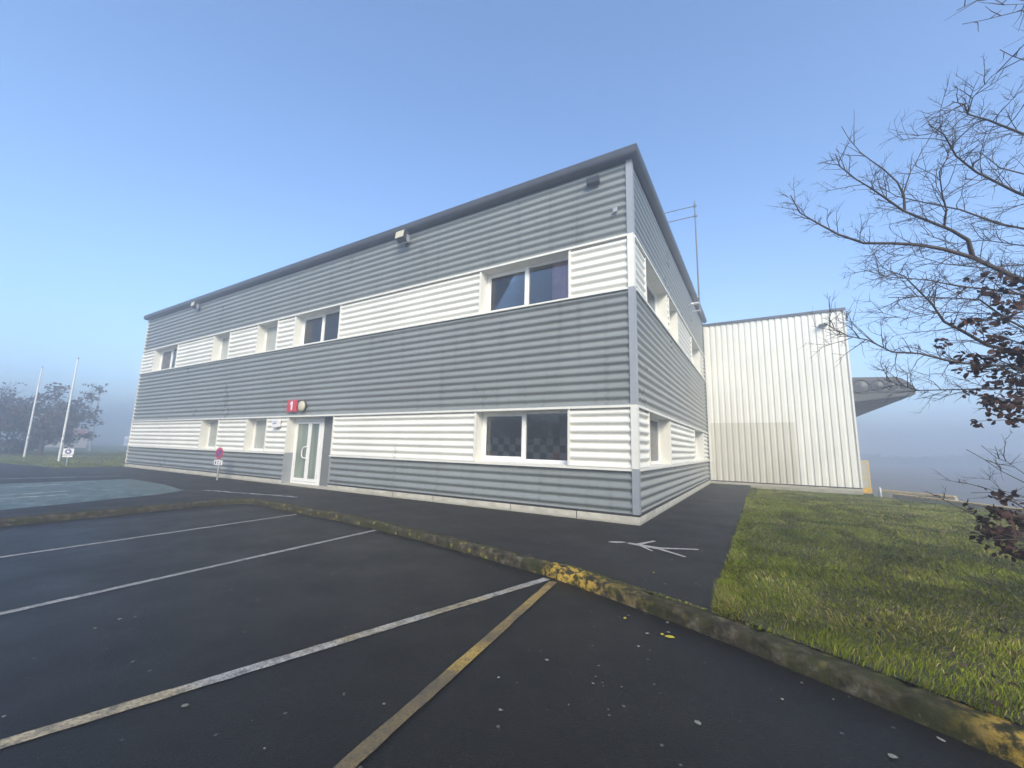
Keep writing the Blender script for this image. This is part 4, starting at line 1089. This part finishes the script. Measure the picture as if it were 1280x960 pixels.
def leaf(mb, rng, p, s, mi=0):
    u = Vector((rng.gauss(0, 1), rng.gauss(0, 1), rng.gauss(0, 0.7))).normalized(); w = u.orthogonal().normalized()
    w = (w * math.cos(rng.uniform(0, 6.28)) + u.cross(w) * math.sin(rng.uniform(0, 6.28))).normalized()
    n_ = u.cross(w)
    pts = [(-0.5, 0), (-0.25, 0.26), (0.1, 0.31), (0.38, 0.17), (0.55, 0), (0.38, -0.17), (0.1, -0.31), (-0.25, -0.26)]
    cu = rng.uniform(0.2, 0.9)
    mb.add([p + u * a * s + w * b_ * s + n_ * (abs(b_) * cu * 1.6 + a * a * cu) * s for a, b_ in pts], [(0, 1, 6, 7) if False else (0, 1, 7), (1, 2, 6, 7), (2, 3, 5, 6), (3, 4, 5)], True, mi)

tr = thing('beech_tree', 'beech tree at the right with bare twigs and clumps of brown dead leaves', 'tree', (5.25, -2.3, 0))
TB = Vector((5.25, -2.3, 0))
mb = MB()
trunk_pts = [Vector((0, 0, -0.15)), Vector((0.01, 0, 0.3)), Vector((0.03, -0.02, 1.2)), Vector((-0.02, 0.03, 2.3)), Vector((0.05, 0.0, 3.4)), Vector((0.0, 0.06, 4.6)), Vector((0.08, 0.03, 5.8)), Vector((0.05, 0.1, 6.8))]
mb.tube(trunk_pts, [0.17, 0.13, 0.115, 0.10, 0.08, 0.06, 0.035, 0.012], 14)
mb.build('trunk', M['bark'], tr)
rng = random.Random(21)
mb = MB()
def on_trunk(z):
    for a, b_ in zip(trunk_pts[:-1], trunk_pts[1:]):
        if a.z <= z <= b_.z: return a.lerp(b_, (z - a.z) / (b_.z - a.z))
    return trunk_pts[-1]
tips = []
for r0, pts in LIMBS:
    P = [Vector(p) - TB for p in pts]
    attached = pts[0][0] > 4.55
    if attached:
        zt = max(0.35, P[0].z - 0.35 * (Vector((P[0].x, P[0].y)).length) - 0.1)
        a = on_trunk(min(6.5, zt)); mid_ = a.lerp(P[0], 0.5) + Vector((0, 0, 0.04))
        P = [a, mid_] + P
    n = len(P)
    rad = [max(0.003, r0 * 1.5 * (1 - 0.86 * (i / (n - 1)) ** 0.8)) for i in range(n)]
    mb.tube(P, rad, 6 if r0 > 0.01 else 4, cap=False)
    tips.append(P[-1])
    # side twigs
    total = sum((b_ - a).length for a, b_ in zip(P[:-1], P[1:]))
    hi = P[-1].z > 4.75
    cnt = int(total * (4 if hi else 12.5 if P[0].z > 1.6 else 1.8)); 
    for c_ in range(cnt):
        t_ = 0.16 + 0.82 * (c_ + rng.random()) / cnt
        s_ = t_ * (n - 1); j = min(n - 2, int(s_)); q = P[j].lerp(P[j + 1], s_ - j)
        base = (P[j + 1] - P[j]).normalized()
        side = Vector((rng.gauss(0, 1), rng.gauss(0, 1), rng.gauss(0, 1))); side = (side - base * side.dot(base)).normalized()
        d = (base * 0.85 + side * rng.uniform(0.5, 0.95)).normalized()
        twig_mesh(mb, rng, q, d, rng.uniform(0.14, 0.52) * (1.15 - 0.5 * t_), 0.0048, (2 if rng.random() < 0.6 else 1) if not hi else 0, 3, 0.75, 4, 0.1)
# limbs that fill the rest of the crown, outside the picture
for c_ in range(14):
    z = rng.uniform(1.9, 4.6); a = on_trunk(z); an = rng.uniform(-0.7, 0.6)
    d = Vector((math.cos(an), math.sin(an), 0.35)).normalized()
    twig_mesh(mb, rng, a, d, rng.uniform(1.2, 2.3) * (1.2 - z / 9), 0.025, 3, 4, 0.7, 6, 0.2)
mb.build('branches', M['bark'], tr)
mb = MB(); stems = []
for x, y, z, k in LEAF_CLUMPS:
    c = Vector((x, y, z)) - TB
    for _s in range(2 + k // 3):
        sc = c + Vector((rng.gauss(0, 0.07), rng.gauss(0, 0.10), rng.gauss(0, 0.04)))
        stems.append((c, sc))
        for _ in range(rng.randint(4, 9)):
            leaf(mb, rng, sc + Vector((rng.gauss(0, 0.030), rng.gauss(0, 0.035), rng.gauss(-0.012, 0.022))), rng.uniform(0.040, 0.070))
for _ in range(420):   # the rest of the crown to the right
    z = rng.uniform(0.8, 4.0); an = rng.uniform(-0.9, 0.8); rr = rng.uniform(0.3, 1.5)
    leaf(mb, rng, Vector((math.cos(an) * rr, math.sin(an) * rr, z + 0.3 * rr)), rng.uniform(0.06, 0.09))
o = mb.build('foliage', M['deadleaf'], tr)
mb = MB()
for c, sc in stems:
    mb.tube([Vector((0.03, 0, max(0.5, c.z - 0.3))), c.lerp(sc, 0.3) + Vector((0.12, 0.0, -0.01)), sc], [0.0045, 0.003, 0.0018], 4, cap=False)
mb.build('leaf_twigs', M['bark'], tr)

def far_tree(x, y, h, w, seed, label, leafy, lean=0.0, spread=0.8, trunk_h=0.35, group='hazy trees behind the flagpoles', base=-0.25):
    t = thing('winter_tree', label, 'tree', (x, y, base), 0, group)
    rg = random.Random(seed)
    mb = MB()
    top = Vector((lean, 0, h * trunk_h))
    mb.tube([(0, 0, 0), (lean * 0.4, 0.05, h * trunk_h * 0.5), top, top + Vector((lean * 0.3, 0, h * 0.3))], [0.2, 0.16, 0.13, 0.04], 7); mb.build('trunk', M['farbark'], t)
    mb = MB(); tips_ = []
    for i in range(9):
        an = i * 2.4 + rg.uniform(-0.3, 0.3); el = rg.uniform(0.15, 1.2)
        d = Vector((math.cos(an) * math.cos(el), math.sin(an) * math.cos(el), math.sin(el)))
        L = (w * math.cos(el) + (h * (1 - trunk_h)) * math.sin(el)) * rg.uniform(0.75, 1.0)
        st = Vector((0, 0, 0)).lerp(top, rg.uniform(0.55, 1.0))
        twig_mesh(mb, rg, st, d, L, 0.06, 3, 3, spread, 6, 0.25, tips_)
    mb.build('branches', M['farbark'], t)
    if leafy:
        mb = MB()
        for p, d, dep in tips_:
            if dep == 0 and rg.random() < leafy:
                for _ in range(3): leaf(mb, rg, p + Vector((rg.gauss(0, 0.15), rg.gauss(0, 0.15), rg.gauss(0, 0.08))), rg.uniform(0.16, 0.28))
        mb.build('foliage', M['farleaf'], t)
    return t
far_tree(-46.5, 0.35, 4.7, 1.75, 5, 'spreading tree with dark clinging leaves between the two flagpoles', 0.8, 0.3, 0.8, 0.3)
far_tree(-50.5, -1.9, 5.6, 1.8, 6, 'taller bare tree just left of the farther flagpole', 0.12)
far_tree(-52.0, -4.2, 4.4, 2.0, 8, 'low bushy bare tree at the left end of the verge', 0.25, 0, 0.9, 0.2)
far_tree(-55.5, -5.6, 5.2, 2.6, 9, 'hazy bare tree partly cut by the left edge of the view', 0.25, 0, 0.9, 0.2)
far_tree(-49.5, -0.9, 3.2, 1.5, 11, 'short thick bush under the leafy tree behind the flagpoles', 0.5, 0, 0.9, 0.1)

# far dark wood: right horizon and behind the viewer (seen reflected in the panes)
def treeline(name, pts, h, n, seed, mat):
    rg = random.Random(seed); mb = MB()
    P = [Vector(p) for p in pts]
    for _ in range(n):
        s_ = rg.random() * (len(P) - 1); j = min(len(P) - 2, int(s_)); c = P[j].lerp(P[j + 1], s_ - j)
        hh = h * (0.7 + 0.5 * noise.noise(Vector((c.x * 0.05, c.y * 0.05, seed))) + rg.uniform(-0.1, 0.1))
        z = rg.uniform(0, 1) ** 0.8 * hh
        q = Vector((c.x + rg.gauss(0, 2.2), c.y + rg.gauss(0, 2.2), z - 0.4)); s2 = rg.uniform(0.5, 1.1)
        u = Vector((rg.gauss(0, 1), rg.gauss(0, 1), rg.gauss(0, 1))).normalized(); w = u.orthogonal().normalized()
        mb.add([q + u * s2, q + w * s2, q - u * s2 * 0.8, q - w * s2 * 0.9], [(0, 1, 2, 3)])
    o = mb.build(name, mat)
    return tag(o, 'far dark belt of trees lost in the fog beyond the yard', 'woodland', kind='stuff')
treeline('woodland', [(10, 150, 0), (60, 145, 0), (130, 120, 0), (200, 60, 0)], 3.2, 2500, 2, M['evergreen'])
treeline('woodland', [(-75, -55, 0), (-40, -48, 0), (0, -44, 0), (35, -42, 0), (70, -35, 0)], 8.0, 3500, 3, M['evergreen'])['label'] = 'dark belt of trees behind the car park, seen only as a reflection'

# ================================================================== GRASS
def inside(poly, x, y):
    c = np.zeros(len(x), bool); n = len(poly); j = n - 1
    for i in range(n):
        xi, yi = poly[i]; xj, yj = poly[j]
        with np.errstate(divide='ignore', invalid='ignore'):
            t_ = ((yi > y) != (yj > y)) & (x < (xj - xi) * (y - yi) / (yj - yi + 1e-12) + xi)
        c ^= t_; j = i
    return c
def vnoise(x, y, s, seed):
    """cheap value noise on arrays"""
    r_ = np.random.RandomState(seed); g = r_.rand(64, 64)
    fx = (x * s) % 64; fy = (y * s) % 64; ix = fx.astype(int); iy = fy.astype(int); tx = fx - ix; ty = fy - iy
    tx = tx * tx * (3 - 2 * tx); ty = ty * ty * (3 - 2 * ty); jx = (ix + 1) % 64; jy = (iy + 1) % 64
    return (g[ix, iy] * (1 - tx) + g[jx, iy] * tx) * (1 - ty) + (g[ix, jy] * (1 - tx) + g[jx, jy] * tx) * ty
def blades(name, poly, n, label, seed, camd=True, hmul=1.0, box=None, z0=0.012, wide=1.0, name_slope=True):
    rs = np.random.RandomState(seed)
    xs = [p[0] for p in poly]; ys = [p[1] for p in poly]
    bx = box or (min(xs), max(xs), min(ys), max(ys))
    x = rs.uniform(bx[0], bx[1], n * 4); y = rs.uniform(bx[2], bx[3], n * 4)
    d = np.hypot(x - 2.2, y + 8.85)
    keep = inside(poly, x + (vnoise(x, y, 3.1, seed + 20) - 0.5) * 0.07 + (vnoise(x, y, 9.7, seed + 21) - 0.5) * 0.06 + rs.normal(0, 0.012, len(x)), y)
    if camd: keep &= rs.rand(len(x)) < np.clip((5.0 / d) ** 1.3, 0, 1)
    x, y, d = x[keep][:n], y[keep][:n], d[keep][:n]; n = len(x)
    clump = vnoise(x, y, 2.3, seed + 1) * 0.6 + vnoise(x, y, 6.5, seed + 2) * 0.4
    big = vnoise(x, y, 0.55, seed + 3)
    h = (0.022 + 0.058 * clump ** 1.5) * rs.uniform(0.6, 1.35, n) * hmul
    w = 0.0026 * np.clip(d / 5.0, 0.8, 3.2) * rs.uniform(0.7, 1.4, n) * wide
    # lie direction swirls with clumps
    ang = vnoise(x, y, 1.3, seed + 4) * 9 + rs.normal(0, 0.9, n)
    lean = rs.uniform(0.35, 1.35, n)
    dx = np.cos(ang); dy = np.sin(ang)
    tw = rs.uniform(0, 2 * np.pi, n); wx = np.cos(tw) * w; wy = np.sin(tw) * w
    v = np.empty((n, 5, 3), np.float32)
    mx = x + dx * h * lean * 0.35; my = y + dy * h * lean * 0.35
    tx = x + dx * h * lean; ty = y + dy * h * lean
    v[:, 0] = np.stack([x - wx, y - wy, np.full(n, z0)], 1); v[:, 1] = np.stack([x + wx, y + wy, np.full(n, z0)], 1)
    v[:, 2] = np.stack([mx + wx * .8, my + wy * .8, z0 + h * 0.62], 1); v[:, 3] = np.stack([mx - wx * .8, my - wy * .8, z0 + h * 0.62], 1)
    v[:, 4] = np.stack([tx, ty, z0 + h * (1.0 - 0.18 * lean)], 1)
    if name_slope:
        tt = np.clip((y - 5.0) / 9.0, 0, 1); v[:, :, 2] += (-0.15 * tt * tt * (3 - 2 * tt))[:, None]
    me = bpy.data.meshes.new(name)
    nv = n * 5
    me.vertices.add(nv); me.vertices.foreach_set('co', v.reshape(-1))
    idx = (np.arange(n) * 5)[:, None]
    quad = idx + np.array([[0, 1, 2, 3]]); tri = idx + np.array([[3, 2, 4]])
    loops = np.concatenate([quad, tri], 1).reshape(-1)
    me.loops.add(len(loops)); me.loops.foreach_set('vertex_index', loops.astype(np.int32))
    me.polygons.add(2 * n)
    st = np.empty((n, 2), np.int32); st[:, 0] = np.arange(n) * 7; st[:, 1] = st[:, 0] + 4
    tot = np.empty((n, 2), np.int32); tot[:, 0] = 4; tot[:, 1] = 3
    me.polygons.foreach_set('loop_start', st.reshape(-1)); me.polygons.foreach_set('loop_total', tot.reshape(-1))
    me.update(calc_edges=True)
    g1 = np.array([0.110, 0.150, 0.006]); g2 = np.array([0.205, 0.220, 0.018]); st_ = np.array([0.38, 0.31, 0.13]); br = np.array([0.10, 0.075, 0.035])
    f = np.clip(big * 0.9 + rs.normal(0, 0.22, n), 0, 1)[:, None]
    c = g1 * (1 - f) + g2 * f
    s1 = vnoise(x, y, 1.1, seed + 6)
    pst = (rs.rand(n) < (0.05 + 0.28 * np.clip(s1 - 0.45, 0, 1) * 2))[:, None]
    c = np.where(pst, st_ * rs.uniform(0.6, 1.1, (n, 1)), c)
    pb = (rs.rand(n) < 0.08 + 0.25 * np.clip(vnoise(x, y, 0.8, seed + 9) - 0.6, 0, 1) * 2)[:, None]
    c = np.where(pb, br, c)
    c = c * rs.uniform(0.6, 1.25, (n, 1)) * (0.72 + 0.45 * vnoise(x, y, 1.8, seed + 12))[:, None]
    at_ = me.color_attributes.new('tone', 'FLOAT_COLOR', 'POINT')
    cc = np.ones((n, 5, 4), np.float32); cc[:, :, :3] = c[:, None, :]
    at_.data.foreach_set('color', cc.reshape(-1))
    me.materials.append(M['blade'])
    o = bpy.data.objects.new(name, me); col.objects.link(o)
    return tag(o, label, 'grass', kind='stuff')
lp = [(1.80, -4.34), *offset(KF, 0.20)[17:21], (8, -8), (14, -8), (14, 2), (8.9, 9.5), (7.9, 11.1), (6.9, 12.7), (5.95, YH - 0.08), (1.76, YH - 0.08)]
blades('grass', lp, 330000, 'rough tufted green lawn beside the path at the right', 5, box=(1.6, 13, -8, YH))
# creeping fringe over the path edge and behind the kerb
fr = [(1.72, -4.3), (1.93, -4.35), (2.0, 2), (2.0, YH - 0.1), (1.73, YH - 0.1), (1.75, 4), (1.74, -1)]
blades('grass', fr, 16000, 'longer tufts of grass creeping over the edge of the asphalt path', 15, hmul=1.35)
kb = offset(KF, 0.21)
mossp = kb[14:18] + list(reversed(offset(KF, 0.27)[14:18]))
blades('grass', mossp, 2500, 'thin line of grass and moss growing behind the kerb stones', 25, camd=False, hmul=0.28, z0=0.0)
vg = [(-27.7, 0.4), (-27.4, -2.5), (-33.7, -3.4), (-60, -6.2), (-60, 14), (-27.7, 14)]
blades('grass', vg, 60000, 'short hazy grass of the verge around the flagpoles', 35, camd=False, hmul=1.3, z0=0.03, wide=1.2, name_slope=False)

# ================================================================== LITTER ON THE ASPHALT
rg = random.Random(77)
def flake(mb, x, y, z, s, rg):
    n = rg.randint(6, 9); a0 = rg.uniform(0, 6.28); e = rg.uniform(0.55, 0.95); t_ = rg.uniform(0, 3.14)
    pts = []
    for k in range(n):
        a = a0 + 2 * math.pi * k / n; r_ = s * rg.uniform(0.75, 1.1)
        px, py = math.cos(a) * r_, math.sin(a) * r_ * e
        pts.append((x + px * math.cos(t_) - py * math.sin(t_), y + px * math.sin(t_) + py * math.cos(t_), z + rg.uniform(0, 0.003)))
    mb.add(pts, [tuple(range(n))])
M['flake'] = simple('pale_fallen_flakes', (0.17, 0.17, 0.14), 0.8, var=0.35, scale=3)
mb = MB()
for _ in range(230):
    x = rg.uniform(-3.5, 3.6); y = rg.uniform(-8.6, -3.6)
    # in front of the kerb only
    yk = np.interp(x, [p[0] for p in KF[7:23]], [p[1] for p in KF[7:23]])
    if y > yk - 0.05: continue
    if x < 0.5 and rg.random() < 0.55: continue
    flake(mb, x, y, -0.113, rg.choice((0.006, 0.008, 0.010, 0.013, 0.018, 0.024)), rg)
for _ in range(190):
    x = rg.uniform(-3.5, 1.7); y = rg.uniform(-4.0, -0.1)
    yk = np.interp(x, [p[0] for p in KF[7:23]], [p[1] for p in KF[7:23]])
    if y < yk + 0.26: continue
    flake(mb, x, y, 0.006, rg.choice((0.006, 0.007, 0.009, 0.012, 0.02)), rg)
tag(mb.build('leaf_litter', M['flake']), 'scattered pale flakes and bits of leaf on the dark asphalt', 'litter', kind='stuff')
mb = MB()
for _ in range(130):
    x = rg.gauss(4.2, 0.7); y = rg.gauss(-4.6, 0.55)
    if y < np.interp(x, [p[0] for p in KF[14:23]], [p[1] for p in KF[14:23]]) + 0.3: continue
    leaf(mb, rg, Vector((x, y, rg.uniform(0.02, 0.055))), rg.uniform(0.035, 0.06))
for _ in range(60):
    x = rg.uniform(2.6, 6.5); y = rg.uniform(-4.0, 1.0)
    leaf(mb, rg, Vector((x, y, rg.uniform(0.03, 0.07))), rg.uniform(0.045, 0.065))
tag(mb.build('fallen_leaves', M['groundleaf']), 'brown dead beech leaves caught in the grass under the tree', 'leaf litter', kind='stuff')
t = thing('dry_weed', 'single dry weed stalk growing at the foot of the office wall', 'weed', (-6.93, -0.14, 0))
b_ = MB(); b_.tube([(0, 0, 0), (0.02, 0, 0.5), (-0.03, 0, 1.0), (0.02, -0.02, 1.55)], [0.007, 0.005, 0.004, 0.002], 5); b_.build('stalk', M['drystem'], t)
b_ = MB()
for k in range(9):
    z = 0.35 + k * 0.13; sx = 1 if k % 2 else -1
    b_.tube([(0, 0, z), (sx * 0.07, -0.02, z + 0.07), (sx * (0.13 - k * 0.008), -0.03, z + 0.16)], [0.005, 0.004, 0.002], 4)
b_.build('side_shoots', M['drystem'], t)
M['yleaf'] = simple('yellow_leaf', (0.42, 0.36, 0.02), 0.7, var=0.2)
def fallen(x, y, z, s, label):
    o = MB(); pts = [(-0.5, 0), (-0.3, 0.27), (0.05, 0.33), (0.35, 0.2), (0.55, 0), (0.35, -0.2), (0.05, -0.33), (-0.3, -0.27)]
    vs = [(a * s, b_ * s, 0.002 + 0.18 * abs(b_) * s + 0.1 * a * a * s) for a, b_ in pts]
    o.add(vs, [(0, 1, 7), (1, 2, 6, 7), (2, 3, 5, 6), (3, 4, 5)], True)
    ob = o.build('fallen_leaf', M['yleaf'], loc=(x, y, z)); ob.rotation_euler = (0, 0, s * 40)
    tag(ob, label, 'leaf')
fallen(1.43, -4.74, -0.118, 0.085, 'yellow fallen leaf lying at the foot of the kerb near the lawn')
fallen(1.36, -4.72, -0.118, 0.045, 'tiny yellow leaf scrap just beside the larger one by the kerb')
fallen(0.98, -4.55, -0.118, 0.045, 'small yellow leaf on asphalt between the yellow kerb patch and the lawn')
fallen(0.98, -3.25, 0.002, 0.045, 'small yellow leaf on the path above the kerb')

# ================================================================== HAZE
mb = MB(); mb.box(-310, 310, -310, 310, -1.6, 13.6)
hz = mb.build('haze', [])
m = bpy.data.materials.new('fog_air'); m.use_nodes = True
nt = m.node_tree
for n_ in list(nt.nodes): nt.nodes.remove(n_)
out = nt.nodes.new('ShaderNodeOutputMaterial'); pv = nt.nodes.new('ShaderNodeVolumePrincipled')
pv.inputs['Color'].default_value = (0.84, 0.86, 0.90, 1)
pv.inputs['Density'].default_value = 0.0165
pv.inputs['Anisotropy'].default_value = 0.62
nt.links.new(pv.outputs[0], out.inputs['Volume'])
hz.data.materials.append(m)
struct(hz, 'stuff')
